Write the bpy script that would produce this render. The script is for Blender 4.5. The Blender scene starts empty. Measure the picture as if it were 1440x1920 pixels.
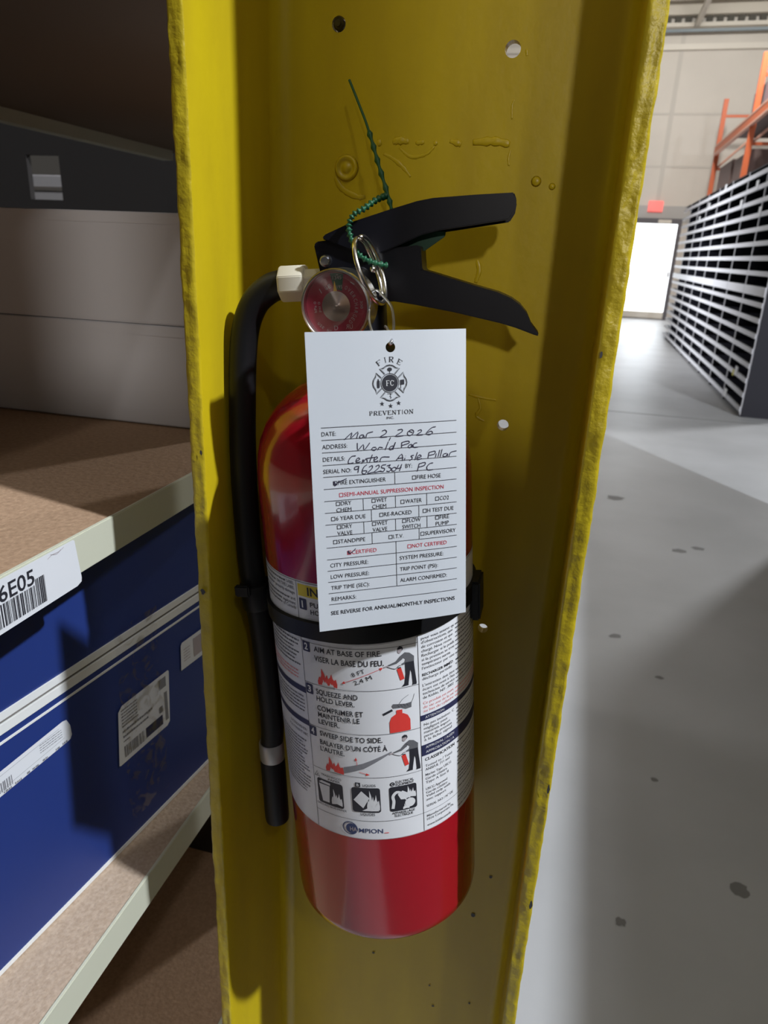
import bpy, bmesh, math, random
from mathutils import Vector, Matrix, noise
random.seed(7)
SC = bpy.context.scene
COL = SC.collection
PI = math.pi

# ------------------------------------------------------------------ camera
cam_d = bpy.data.cameras.new('camera')
cam_d.sensor_fit = 'VERTICAL'
cam_d.sensor_height = 24.0
cam_d.lens = 24.0 * 1330.0 / 1920.0
cam_d.clip_start = 0.02
cam_d.clip_end = 200
cam = bpy.data.objects.new('camera', cam_d)
COL.objects.link(cam)
AX = Vector((385, -474, 1330)).normalized()       # world Y seen from the camera (right, down, forward)
DN = Vector((-148, 3528, 1330)).normalized()      # world -Z likewise
DN = (DN - AX * DN.dot(AX)).normalized()
UPc = -DN
XX = AX.cross(UPc)
if XX.x < 0: XX = -XX
# columns: camera right, up, back expressed in the world
cam.matrix_world = Matrix(((XX.x, -XX.y, -XX.z, 0.0), (AX.x, -AX.y, -AX.z, 0.0), (UPc.x, -UPc.y, -UPc.z, 1.35), (0, 0, 0, 1)))
SC.camera = cam
cam_d.dof.use_dof = True
cam_d.dof.focus_distance = 0.45
cam_d.dof.aperture_fstop = 10.0

# ------------------------------------------------------------------ world, view
SC.view_settings.view_transform = 'Standard'
SC.view_settings.look = 'None'
SC.view_settings.exposure = 0.0
SC.view_settings.gamma = 1.0
SC.view_settings.use_curve_mapping = False
w = bpy.data.worlds.new('hall_air'); SC.world = w; w.use_nodes = True
w.node_tree.nodes['Background'].inputs[0].default_value = (1.0, 0.93, 0.84, 1)
w.node_tree.nodes['Background'].inputs[1].default_value = 0.045

# ------------------------------------------------------------------ lamps of the hall and added fills (outside the frame)
def lamp(name, loc, aim, power, size, color, spread=180):
    l = bpy.data.lights.new(name, 'AREA'); l.shape = 'DISK'; l.size = size
    l.energy = power; l.color = color; l.spread = math.radians(spread)
    o = bpy.data.objects.new(name, l); COL.objects.link(o); o.location = loc
    o.rotation_euler = (Vector(aim) - Vector(loc)).to_track_quat('-Z', 'Y').to_euler()
    return o
lamp('high_bay_lamp', (4.55, -0.74, 6.3), (-0.1, 0.45, 1.2), 640, 0.22, (0.90, 0.965, 1.05))
lamp('end_lamp', (3.45, -11.5, 4.40), (-0.1, 0.45, 1.3), 330, 0.45, (1.0, 0.95, 0.88))
lamp('aisle_lamp', (2.20, -3.9, 6.4), (-0.1, 0.45, 1.3), 32, 0.25, (1.0, 0.97, 0.93))
lamp('far_aisle_lamp', (4.43, 9.3, 6.2), (0.6, 4.5, 0), 340, 0.6, (0.95, 0.97, 1.0))
lamp('shelf_row_fill', (-3.6, 10.6, 3.0), (1.6, 11.2, 1.3), 80, 0.6, (0.93, 0.96, 1.0), 75)  # added fill that brightens the shelf lips, not a known fixture
lamp('wall_fill', (1.6, 13.0, 6.1), (2.0, 19.6, 2.6), 270, 0.6, (1.0, 0.96, 0.90))  # added fill that brightens the far wall, not a known fixture
lamp('door_daylight', (1.45, 19.42, 1.3), (1.4, 10.0, 0.0), 28, 1.1, (0.80, 0.90, 1.0))

# ------------------------------------------------------------------ materials
def mat(name, color, rough=0.5, metal=0.0, bump=0.0, bscale=60, vary=0.0, vscale=8, color2=None, coat=0.0, spec=None, emit=0.0, trans=0.0, bdist=0.0008, stretch=1.0):
    m = bpy.data.materials.new(name); m.use_nodes = True
    nt = m.node_tree; b = nt.nodes['Principled BSDF']
    c = (*color, 1)
    b.inputs['Base Color'].default_value = c
    b.inputs['Roughness'].default_value = rough
    b.inputs['Metallic'].default_value = metal
    if coat: b.inputs['Coat Weight'].default_value = coat; b.inputs['Coat Roughness'].default_value = 0.08
    if spec is not None: b.inputs['Specular IOR Level'].default_value = spec
    if trans: b.inputs['Transmission Weight'].default_value = trans
    if emit:
        b.inputs['Emission Color'].default_value = c; b.inputs['Emission Strength'].default_value = emit
    tc = nt.nodes.new('ShaderNodeTexCoord')
    if vary or color2:
        n = nt.nodes.new('ShaderNodeTexNoise'); n.inputs['Scale'].default_value = vscale; n.inputs['Detail'].default_value = 6
        mp = nt.nodes.new('ShaderNodeMapping'); mp.inputs['Scale'].default_value = (1, 1, stretch)
        nt.links.new(tc.outputs['Object'], mp.inputs['Vector']); nt.links.new(mp.outputs['Vector'], n.inputs['Vector'])
        r = nt.nodes.new('ShaderNodeValToRGB')
        r.color_ramp.elements[0].position = 0.35; r.color_ramp.elements[1].position = 0.68
        c2 = color2 if color2 else tuple(x * (1 - vary) for x in color)
        r.color_ramp.elements[0].color = (*c2, 1); r.color_ramp.elements[1].color = c
        nt.links.new(n.outputs['Fac'], r.inputs['Fac']); nt.links.new(r.outputs['Color'], b.inputs['Base Color'])
    if bump:
        n2 = nt.nodes.new('ShaderNodeTexNoise'); n2.inputs['Scale'].default_value = bscale; n2.inputs['Detail'].default_value = 4
        nt.links.new(tc.outputs['Object'], n2.inputs['Vector'])
        bp = nt.nodes.new('ShaderNodeBump'); bp.inputs['Strength'].default_value = bump; bp.inputs['Distance'].default_value = bdist
        nt.links.new(n2.outputs['Fac'], bp.inputs['Height']); nt.links.new(bp.outputs['Normal'], b.inputs['Normal'])
    return m
M = {}
M['yellow'] = mat('yellow_paint', (0.60, 0.455, 0.008), 0.36, bump=0.25, bscale=120, color2=(0.51, 0.375, 0.010), vscale=26, stretch=0.22)
M['yellow_rough'] = mat('lumpy_yellow_paint', (0.54, 0.41, 0.015), 0.34, bump=0.6, bscale=170, bdist=0.0014, color2=(0.42, 0.315, 0.016), vscale=60)
M['chip'] = mat('bare_steel_chip', (0.05, 0.05, 0.055), 0.5, bump=0.3)
M['bolt'] = mat('blackened_bolt', (0.06, 0.05, 0.02), 0.4, 0.4)
M['red'] = mat('red_enamel', (0.34, 0.005, 0.015), 0.2, coat=0.5)
M['black'] = mat('black_powder_coat', (0.007, 0.007, 0.011), 0.36, spec=0.28, bump=0.10, bscale=700, bdist=0.0001)
M['rubber'] = mat('black_rubber', (0.007, 0.007, 0.008), 0.45, spec=0.3, bump=0.05, bscale=300, bdist=0.0002)
M['chrome'] = mat('nickel_plating', (0.75, 0.72, 0.68), 0.22, 1.0)
M['steel'] = mat('steel_wire', (0.62, 0.63, 0.66), 0.28, 1.0)
M['alu'] = mat('grey_crimp_ferrule', (0.42, 0.41, 0.40), 0.4, 0.6)
M['brass'] = mat('brass_rim', (0.72, 0.58, 0.30), 0.3, 1.0)
M['cream_plastic'] = mat('cream_plastic', (0.62, 0.57, 0.46), 0.45)
M['dial'] = mat('dark_red_dial', (0.30, 0.02, 0.045), 0.5)
M['green'] = mat('green_plastic', (0.008, 0.09, 0.038), 0.45)
M['dark_green'] = mat('dark_green_plastic', (0.01, 0.075, 0.035), 0.5)
M['needle'] = mat('yellow_needle', (0.85, 0.55, 0.05), 0.5)
M['tag'] = mat('white_card', (0.56, 0.585, 0.62), 0.6)
M['label'] = mat('white_label_film', (0.76, 0.76, 0.78), 0.3)
M['ink'] = mat('black_ink', (0.02, 0.02, 0.028), 0.6)
M['grey_ink'] = mat('grey_ink', (0.22, 0.22, 0.24), 0.6)
M['pen'] = mat('dark_pen_ink', (0.03, 0.025, 0.05), 0.5)
M['red_ink'] = mat('red_ink', (0.52, 0.04, 0.07), 0.6)
M['bright_red_ink'] = mat('bright_red_ink', (0.72, 0.05, 0.04), 0.5)
M['pink_ink'] = mat('pink_ink', (0.75, 0.30, 0.30), 0.6)
M['navy_ink'] = mat('navy_ink', (0.025, 0.028, 0.075), 0.5)
M['yellow_ink'] = mat('yellow_ink', (0.68, 0.54, 0.03), 0.5)
M['white_ink'] = mat('white_ink', (0.72, 0.72, 0.73), 0.5)
M['mid_ink'] = mat('mid_grey_ink', (0.13, 0.13, 0.14), 0.5)
M['silver_ink'] = mat('silver_ink', (0.42, 0.36, 0.37), 0.5)
M['blue_ink'] = mat('blue_ink', (0.03, 0.05, 0.14), 0.5)
M['beige'] = mat('cream_shelf_paint', (0.58, 0.58, 0.46), 0.45)
M['particle'] = mat('particleboard', (0.43, 0.28, 0.175), 0.85, bump=0.5, bscale=220, bdist=0.002, color2=(0.34, 0.215, 0.13), vscale=260)
M['particle_pale'] = mat('pale_particleboard', (0.51, 0.39, 0.29), 0.85, bump=0.5, bscale=220, bdist=0.002, color2=(0.42, 0.31, 0.22), vscale=300)
M['white_box'] = mat('white_carton_board', (0.66, 0.65, 0.68), 0.75, bump=0.05)
M['blue_box'] = mat('blue_carton_print', (0.014, 0.036, 0.19), 0.48, bump=0.04, vary=0.12, vscale=5)
M['raw_edge'] = mat('raw_white_board_edge', (0.74, 0.74, 0.72), 0.7)
M['seam'] = mat('grey_board_core', (0.22, 0.20, 0.18), 0.9)
M['paper'] = mat('white_paper_label', (0.72, 0.73, 0.76), 0.55)
M['floor'] = mat('concrete_floor', (0.43, 0.43, 0.435), 0.42, bump=0.1, bscale=12, bdist=0.004, color2=(0.36, 0.36, 0.362), vscale=1.6)
M['spot'] = mat('floor_stain', (0.17, 0.165, 0.16), 0.6)
M['wall'] = mat('pale_wall_paint', (0.74, 0.70, 0.64), 0.8, vary=0.06, vscale=1)
M['wall_lower'] = mat('grey_wall_band', (0.50, 0.50, 0.49), 0.8)
M['joint'] = mat('wall_joint', (0.63, 0.60, 0.55), 0.8)
M['deck'] = mat('roof_deck', (0.66, 0.62, 0.54), 0.7)
M['deck_dark'] = mat('flute_shade', (0.10, 0.095, 0.08), 0.8)
M['white_steel'] = mat('white_steel', (0.80, 0.76, 0.68), 0.6)
M['blue_pipe'] = mat('blue_grey_pipe', (0.30, 0.36, 0.40), 0.5)
M['shelf_dark'] = mat('dark_shelf_steel', (0.012, 0.012, 0.022), 0.5)
M['shelf_lip'] = mat('pale_grey_shelf_lip', (0.74, 0.74, 0.79), 0.4)
M['lip_card'] = mat('white_lip_card', (0.80, 0.80, 0.82), 0.5)
M['orange'] = mat('orange_rack_paint', (0.66, 0.15, 0.055), 0.5)
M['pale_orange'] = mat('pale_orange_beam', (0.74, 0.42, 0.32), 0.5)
M['grey_box'] = mat('grey_brown_carton', (0.22, 0.16, 0.15), 0.8)
M['purple_box'] = mat('mauve_grey_wrap', (0.24, 0.21, 0.25), 0.5)
M['frame_dark'] = mat('dark_door_frame', (0.12, 0.115, 0.13), 0.5)
M['daylit'] = mat('daylit_glass', (0.95, 0.98, 1.0), 0.2, emit=2.2)
M['exit_red'] = mat('lit_red_sign', (0.9, 0.22, 0.20), 0.5, emit=0.5)
M['dark_panel'] = mat('dark_steel_panel', (0.02, 0.017, 0.016), 0.6)
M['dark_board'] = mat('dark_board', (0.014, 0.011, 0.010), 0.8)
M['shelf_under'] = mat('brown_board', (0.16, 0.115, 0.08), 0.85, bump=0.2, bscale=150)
def clear(name, tint, rough, mix):
    m = bpy.data.materials.new(name); m.use_nodes = True; nt = m.node_tree
    g = nt.nodes.new('ShaderNodeBsdfGlossy'); g.inputs['Roughness'].default_value = rough
    t = nt.nodes.new('ShaderNodeBsdfTransparent'); t.inputs['Color'].default_value = (*tint, 1)
    mx = nt.nodes.new('ShaderNodeMixShader'); mx.inputs[0].default_value = mix
    nt.links.new(t.outputs[0], mx.inputs[1]); nt.links.new(g.outputs[0], mx.inputs[2])
    nt.links.new(mx.outputs[0], nt.nodes['Material Output'].inputs[0])
    return m, g
M['crystal'], _g = clear('clear_gauge_lens', (0.97, 0.95, 0.95), 0.05, 0.05)
M['tape'], _g = clear('clear_packing_tape', (0.97, 0.97, 0.98), 0.22, 0.05)
_nt = M['tape'].node_tree; _n = _nt.nodes.new('ShaderNodeTexNoise'); _n.inputs['Scale'].default_value = 55; _n.inputs['Detail'].default_value = 3; _n.inputs['Distortion'].default_value = 1.5
_r = _nt.nodes.new('ShaderNodeValToRGB'); _r.color_ramp.elements[0].position = .50; _r.color_ramp.elements[0].color = (.008, .008, .008, 1); _r.color_ramp.elements[1].position = .62; _r.color_ramp.elements[1].color = (.30, .30, .30, 1)
_t = _nt.nodes.new('ShaderNodeTexCoord'); _nt.links.new(_t.outputs['Object'], _n.inputs['Vector']); _nt.links.new(_n.outputs['Fac'], _r.inputs['Fac'])
_nt.links.new(_r.outputs['Color'], [x for x in _nt.nodes if x.type == 'MIX_SHADER'][0].inputs[0])
M['blocker_dark'] = mat('dark_blocker', (0.05, 0.05, 0.05), 0.8)  # for the added light blockers, dark so they bounce little light

# ------------------------------------------------------------------ mesh helpers
def finish(bm, name, material, parent=None, smooth=False, bevel=0.0, seg=2):
    bmesh.ops.recalc_face_normals(bm, faces=bm.faces[:])
    if bevel:
        eds = [e for e in bm.edges if len(e.link_faces) == 2 and e.calc_face_angle(0) > 0.5]
        bmesh.ops.bevel(bm, geom=eds, offset=bevel, segments=seg, affect='EDGES', clamp_overlap=True)
    me = bpy.data.meshes.new(name); bm.to_mesh(me); bm.free()
    return link(name, me, material, parent, smooth)
def link(name, me, material, parent=None, smooth=False):
    if material is not None:
        me.materials.clear(); me.materials.append(material)
    if smooth:
        me.polygons.foreach_set('use_smooth', [True] * len(me.polygons))
        if smooth != 'all': me.set_sharp_from_angle(angle=math.radians(38))
    o = bpy.data.objects.new(name, me); COL.objects.link(o)
    if parent is not None: o.parent = parent
    return o
def empty(name, loc=(0, 0, 0), label=None, cat=None, group=None, rot=None):
    o = bpy.data.objects.new(name, None); COL.objects.link(o); o.location = loc; o.empty_display_size = 0.05
    if rot: o.rotation_euler = rot
    return tag(o, label, cat, group)
def tag(o, label=None, cat=None, group=None, kind=None):
    if label: o['label'] = label
    if cat: o['category'] = cat
    if group: o['group'] = group
    if kind: o['kind'] = kind
    return o
def box(bm, x0, x1, y0, y1, z0, z1, mtx=None):
    vs = [bm.verts.new((x, y, z)) for x in (x0, x1) for y in (y0, y1) for z in (z0, z1)]
    if mtx is not None:
        for v in vs: v.co = mtx @ v.co
    for f in ((0, 1, 3, 2), (4, 6, 7, 5), (0, 4, 5, 1), (2, 3, 7, 6), (0, 2, 6, 4), (1, 5, 7, 3)):
        bm.faces.new([vs[i] for i in f])
def boxo(name, x0, x1, y0, y1, z0, z1, material, parent=None, bevel=0.0, mtx=None):
    bm = bmesh.new(); box(bm, x0, x1, y0, y1, z0, z1, mtx)
    return finish(bm, name, material, parent, smooth=bool(bevel), bevel=bevel)
def lathe(bm, prof, n=48, mtx=None):
    """profile of (radius, z) pairs turned about local z"""
    rings = []
    for r, z in prof:
        if r < 1e-7: rings.append([bm.verts.new((0, 0, z))])
        else: rings.append([bm.verts.new((r * math.cos(2 * PI * k / n), r * math.sin(2 * PI * k / n), z)) for k in range(n)])
    for a, b in zip(rings, rings[1:]):
        for k in range(n):
            q = [a[k % len(a)], a[(k + 1) % len(a)], b[(k + 1) % len(b)], b[k % len(b)]]
            u = []
            for v in q:
                if v not in u: u.append(v)
            if len(u) > 2: bm.faces.new(u)
    for ring, flip in ((rings[0], True), (rings[-1], False)):
        if len(ring) > 1: bm.faces.new(ring[::-1] if flip else ring)
    if mtx is not None:
        for ring in rings:
            for v in ring: v.co = mtx @ v.co
def smooth_path(pts, n=8):
    p = [Vector(q) for q in pts]; out = []
    for i in range(len(p) - 1):
        a = p[max(i - 1, 0)]; b = p[i]; c = p[i + 1]; d = p[min(i + 2, len(p) - 1)]
        for k in range(n):
            t = k / n
            out.append(0.5 * ((2 * b) + (c - a) * t + (2 * a - 5 * b + 4 * c - d) * t * t + (3 * b - a - 3 * c + d) * t ** 3))
    out.append(p[-1]); return out
def tube(bm, pts, r, n=12, cap=True):
    pts = [Vector(p) for p in pts]; rings = []; ref = None
    for i, p in enumerate(pts):
        t = (pts[min(i + 1, len(pts) - 1)] - pts[max(i - 1, 0)]).normalized()
        if ref is None: ref = t.orthogonal().normalized()
        ref = (ref - t * ref.dot(t)).normalized(); s = t.cross(ref)
        rr = r[i] if isinstance(r, (list, tuple)) else r
        rings.append([bm.verts.new(p + (ref * math.cos(2 * PI * k / n) + s * math.sin(2 * PI * k / n)) * rr) for k in range(n)])
    for a, b in zip(rings, rings[1:]):
        for k in range(n): bm.faces.new((a[k], a[(k + 1) % n], b[(k + 1) % n], b[k]))
    if cap: bm.faces.new(rings[0][::-1]); bm.faces.new(rings[-1])
def prism(bm, poly, y0, y1, mtx=None):
    """polygon in x,z extruded along y"""
    a = [bm.verts.new((x, y0, z)) for x, z in poly]; b = [bm.verts.new((x, y1, z)) for x, z in poly]
    bm.faces.new(a); bm.faces.new(b[::-1]); n = len(poly)
    for k in range(n): bm.faces.new((a[k], b[k], b[(k + 1) % n], a[(k + 1) % n]))
    if mtx is not None:
        for v in a + b: v.co = mtx @ v.co
def capsule_path(pts2, r): return pts2

# ------------------------------------------------------------------ printing: flat ink shapes laid on a surface
_glyph = {}
def glyphs(body, bold=0.0):
    key = (body, bold)
    if key not in _glyph:
        cu = bpy.data.curves.new('lettering', 'FONT'); cu.body = body; cu.size = 1.0; cu.resolution_u = 3; cu.offset = bold
        ob = bpy.data.objects.new('lettering', cu); COL.objects.link(ob)
        dg = bpy.context.evaluated_depsgraph_get(); dg.update()
        me = bpy.data.meshes.new_from_object(ob.evaluated_get(dg))
        vs = [(v.co.x, v.co.y) for v in me.vertices]; fs = [tuple(p.vertices) for p in me.polygons]
        bpy.data.objects.remove(ob); bpy.data.curves.remove(cu); bpy.data.meshes.remove(me)
        _glyph[key] = (vs, fs)
    return _glyph[key]
_hv = glyphs('H')[0]; CAPH = max(v[1] for v in _hv) - min(v[1] for v in _hv)
class Ink:
    """collects flat shapes in (u, v) millimetres; put() lays them on a surface"""
    def __init__(s): s.v = []; s.f = []
    def poly(s, pts):
        b = len(s.v); s.v += [tuple(p) for p in pts]; s.f.append(tuple(range(b, b + len(pts)))); return s
    def rect(s, u0, v0, u1, v1): return s.poly([(u0, v0), (u1, v0), (u1, v1), (u0, v1)])
    def rrect(s, u0, v0, u1, v1, r):
        p = []
        for cx, cy, a in ((u1 - r, v1 - r, 0), (u0 + r, v1 - r, 90), (u0 + r, v0 + r, 180), (u1 - r, v0 + r, 270)):
            p += [(cx + r * math.cos(math.radians(a + k * 30)), cy + r * math.sin(math.radians(a + k * 30))) for k in range(4)]
        return s.poly(p)
    def line(s, a, b, w):
        d = Vector((b[0] - a[0], b[1] - a[1]));
        if d.length < 1e-9: return s
        n = Vector((-d.y, d.x)).normalized() * w / 2
        return s.poly([(a[0] - n.x, a[1] - n.y), (b[0] - n.x, b[1] - n.y), (b[0] + n.x, b[1] + n.y), (a[0] + n.x, a[1] + n.y)])
    def stroke(s, pts, w, n=1):
        if n > 1 and len(pts) > 2: pts = [(p.x, p.y) for p in smooth_path([(x, y, 0) for x, y in pts], n)]
        L = []; R = []
        for i, p in enumerate(pts):
            a = pts[max(i - 1, 0)]; b = pts[min(i + 1, len(pts) - 1)]
            d = Vector((b[0] - a[0], b[1] - a[1]))
            if d.length < 1e-9: d = Vector((1, 0))
            d.normalize(); L.append((p[0] - d.y * w / 2, p[1] + d.x * w / 2)); R.append((p[0] + d.y * w / 2, p[1] - d.x * w / 2))
        for i in range(len(pts) - 1): s.poly([L[i], R[i], R[i + 1], L[i + 1]])
        return s
    def frame(s, u0, v0, u1, v1, w):
        s.rect(u0, v0, u1, v0 + w); s.rect(u0, v1 - w, u1, v1); s.rect(u0, v0 + w, u0 + w, v1 - w); s.rect(u1 - w, v0 + w, u1, v1 - w); return s
    def disc(s, u, v, r, r2=None, n=24): return s.poly([(u + r * math.cos(2 * PI * k / n), v + (r2 or r) * math.sin(2 * PI * k / n)) for k in range(n)])
    def ring(s, u, v, r, w, a0=0, a1=360, n=32):
        for k in range(n):
            A = [math.radians(a0 + (a1 - a0) * (k + j) / n) for j in (0, 1)]
            s.poly([(u + (r - w) * math.cos(A[0]), v + (r - w) * math.sin(A[0])), (u + r * math.cos(A[0]), v + r * math.sin(A[0])),
                    (u + r * math.cos(A[1]), v + r * math.sin(A[1])), (u + (r - w) * math.cos(A[1]), v + (r - w) * math.sin(A[1]))])
        return s
    def text(s, body, u, v, h, w=None, rot=0, bold=0.0, fn=None):
        vs, fs = glyphs(body, bold)
        if not vs: return s
        x0 = min(p[0] for p in vs); x1 = max(p[0] for p in vs)
        sy = h / CAPH; sx = (w / (x1 - x0)) if w else sy
        b = len(s.v); c, n = math.cos(math.radians(rot)), math.sin(math.radians(rot))
        for x, y in vs:
            X, Y = (x - x0) * sx, y * sy
            if fn: s.v.append(fn(X, Y))
            else: s.v.append((u + X * c - Y * n, v + X * n + Y * c))
        s.f += [tuple(i + b for i in f) for f in fs]; return s
    def greek(s, u0, u1, v, h):
        u = u0
        while u < u1 - 0.5:
            l = min(random.uniform(0.8, 3.0), u1 - u); s.rect(u, v, u + l, v + h * random.uniform(0.75, 1.0)); u += l + random.uniform(0.3, 0.6)
        return s
    def put(s, name, material, parent, fn, cut=0.0):
        bm = bmesh.new(); vs = [bm.verts.new((u, v, 0)) for u, v in s.v]
        for f in s.f:
            try: bm.faces.new([vs[i] for i in f])
            except ValueError: pass
        bmesh.ops.triangulate(bm, faces=[f for f in bm.faces if len(f.verts) > 4])
        if cut:
            lo = min(v.co.x for v in bm.verts); hi = max(v.co.x for v in bm.verts); k = math.floor(lo / cut) + 1
            while k * cut < hi:
                bmesh.ops.bisect_plane(bm, geom=bm.verts[:] + bm.edges[:] + bm.faces[:], plane_co=(k * cut, 0, 0), plane_no=(1, 0, 0)); k += 1
        for f in bm.faces:
            f.normal_update()
            if f.normal.z < 0: f.normal_flip()
        for v in bm.verts: v.co = fn(v.co.x, v.co.y)
        me = bpy.data.meshes.new(name); bm.to_mesh(me); bm.free()
        o = link(name, me, material, parent)
        if len(s.f) > 1: o['kind'] = 'stuff'
        return o

# ------------------------------------------------------------------ setting: floor, far wall, ceiling
fl = boxo('floor', -9, 14, -16, 26, -0.12, 0.0, M['floor']); tag(fl, 'pale grey polished concrete floor of the hall', kind='structure')
bm = bmesh.new()
for x, y, r in ((0.62, 3.55, .035), (0.72, 3.62, .03), (0.34, 4.3, .05), (1.02, 3.05, .03), (1.08, 3.12, .025), (0.93, 2.5, .02), (0.28, 2.55, .02), (0.42, 2.3, .012), (0.52, 1.42, .022), (0.36, 1.75, .01), (0.25, 1.25, .012)):
    n = 14; vs = [bm.verts.new((x + r * 1.3 * math.cos(2 * PI * k / n) * random.uniform(.6, 1.1), y + r * math.sin(2 * PI * k / n) * random.uniform(.6, 1.1), 0.0006)) for k in range(n)]
    bm.faces.new(vs)
tag(finish(bm, 'floor_stain', M['spot'], fl), kind='stuff')
boxo('floor_joint', -9, 14, 7.03, 7.045, -0.001, 0.0008, M['spot'], fl)
YW = 19.6
wf = boxo('wall_far', -9, 14, YW, YW + 0.25, 0, 7.0, M['wall']); tag(wf, 'pale painted far wall of the hall with faint panel joints', kind='structure')
boxo('lower_band', -9, 14, YW - 0.02, YW, 2.26, 2.62, M['wall_lower'], wf)
for z in (3.47, 4.57): boxo('panel_joint', 0.2, 14, YW - 0.010, YW, z - .022, z + .022, M['joint'], wf)
for x in (-3.2, 1.40, 6.0): boxo('panel_joint', x - .05, x + .05, YW - 0.012, YW, 2.62, 6.3, M['joint'], wf)
boxo('ledge', -9, 14, YW - 0.12, YW, 5.82, 5.93, M['white_steel'], wf)
boxo('ledge', -9, 14, YW - 0.15, YW, 6.25, 6.33, M['white_steel'], wf)
cl = boxo('ceiling', -9, 14, -16, YW + .25, 6.75, 6.9, M['deck']); tag(cl, 'pale ribbed steel roof deck', kind='structure')
bm = bmesh.new()
for k in range(30): box(bm, 0.3 + k * .215, 0.43 + k * .215, YW - 0.16, YW - .02, 6.34, 6.44)  # dark blocks stand for the shade inside the deck flutes
tag(finish(bm, 'flute_shade_block', M['deck_dark'], cl), kind='stuff')
boxo('closure_plate', -9, 14, YW - .3, YW - .02, 6.44, 6.75, M['deck'], cl)
for y in (18.9, 16.2, 13.4): boxo('cross_joist', -9, 14, y - .06, y + .06, 6.60, 6.75, M['white_steel'], cl)
for x in (1.62, 3.2, -0.4): boxo('long_joist', x - .05, x + .05, 2.0, YW, 6.22, 6.32, M['white_steel'], cl)
bm = bmesh.new(); tube(bm, [(-6, YW - .25, 6.15), (12, YW - .25, 6.15)], 0.035, 10)
tag(finish(bm, 'sprinkler_pipe', M['blue_pipe'], None, 'all'), 'blue grey pipe running across the top of the far wall', 'pipe')
# exterior door, flooded with daylight
dr = empty('door_1', (1.36, YW, 0)); tag(dr, 'bright daylit exit door with dark frame in the far wall', kind='structure')
boxo('door_pane', -0.60, 0.58, -0.05, -0.03, 0.18, 2.22, M['daylit'], dr)
for x0, x1, z0, z1 in ((-0.72, -0.60, 0, 2.34), (0.58, 0.67, 0, 2.34), (-0.60, 0.58, 2.22, 2.34), (-0.60, 0.58, 0.02, 0.18)):
    boxo('door_frame', x0, x1, -0.09, -0.01, z0, z1, M['frame_dark'] if z0 != 0.02 else M['white_steel'], dr, bevel=.004)
boxo('door_closer', 0.12, 0.42, -0.14, -0.09, 2.23, 2.31, M['white_steel'], dr, bevel=.01)
boxo('door_handle', 0.52, 0.56, -0.13, -0.09, 1.0, 1.15, M['frame_dark'], dr, bevel=.01)
ex = empty('exit_sign', (1.37, YW - .04, 2.6), 'small red lit sign box above the bright far door', 'sign')
boxo('sign_face', -.15, .15, -.05, -.02, -.11, .11, M['exit_red'], ex, bevel=.01)
boxo('sign_housing', -.17, .17, -.02, .015, -.125, .125, M['exit_red'], ex, bevel=.01)
boxo('floor_shade_blocker', 1.40, 1.46, -1.5, 4.20, 0, 1.80, M['blocker_dark'])['kind'] = 'structure'  # unseen blocker, added to cast the shadow on the near floor
wp = boxo('rear_light_blocker', -1.6, 3.2, -1.6, -1.5, 0, 1.76, M['blocker_dark']); wp['kind'] = 'structure'  # unseen blocker, added to keep the end lamp off the lower web
for x0, x1 in ((-1.6, .17), (.30, .47)): boxo('light_blocker_post', x0, x1, -1.6, -1.5, 1.76, 2.6, M['blocker_dark'], wp)  # taller unseen pieces, added to shape the end lamp's light

# ------------------------------------------------------------------ low dark shelving along the right of the aisle
XS, YS, TOPZ, NB = 1.573, 7.33, 2.31, 8
BAY = 7.72 / NB
def shelf_bay():
    t = empty('shelving_bay', (XS, YS, 0), 'dark shelving bay with plain dark side panel at the near end of the right row', 'shelving', 'bays of the right shelving row')
    boxo('side_panel', 0.004, .46, 0.0, 0.02, 0, TOPZ, M['shelf_dark'], t)
    boxo('back_panel', .45, .46, 0.02, BAY, 0, TOPZ, M['shelf_dark'], t)
    boxo('top_panel', 0, .46, 0, BAY, TOPZ - .012, TOPZ, M['shelf_dark'], t)
    boxo('front_post', -0.004, 0.012, 0.004, 0.03, 0.02, TOPZ, M['shelf_lip'], t)
    boxo('kick_plate', 0.03, .05, 0.02, BAY, 0, .07, M['shelf_dark'], t)
    n = 17; me = me2 = None
    for k in range(n):
        z = 0.09 + k * (TOPZ - .14) / (n - 1)
        if me is None:
            a = boxo('shelf', .004, .45, 0.02, BAY, -.004, 0, M['shelf_dark'], t); me = a.data
            b = boxo('shelf_lip', -.014, .003, 0.004, BAY - .004, -.044, 0, M['shelf_lip'], a); me2 = b.data
        else:
            a = bpy.data.objects.new('shelf', me); COL.objects.link(a); a.parent = t
            b = bpy.data.objects.new('shelf_lip', me2); COL.objects.link(b); b.parent = a
        a.location.z = z
        if k == 8: b.scale.z = 1.9
    return t
def dup(o, parent=None):
    c = o.copy(); COL.objects.link(c); c.parent = parent
    for ch in list(o.children): dup(ch, c)
    return c
b0 = shelf_bay()
for k in range(1, NB):
    c = dup(b0); c.location.y = YS + k * BAY
    c['label'] = ['dark shelving bay, second from the near end of the right row', 'dark shelving bay, third from the near end of the right row', 'dark shelving bay, fourth from the near end of the right row', 'dark shelving bay, fifth from the near end of the right row', 'dark shelving bay, third from the door end of the right row', 'dark shelving bay, second from the door end of the right row', 'dark shelving bay at the far end of the right row, beside the bright door'][k - 1]
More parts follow.
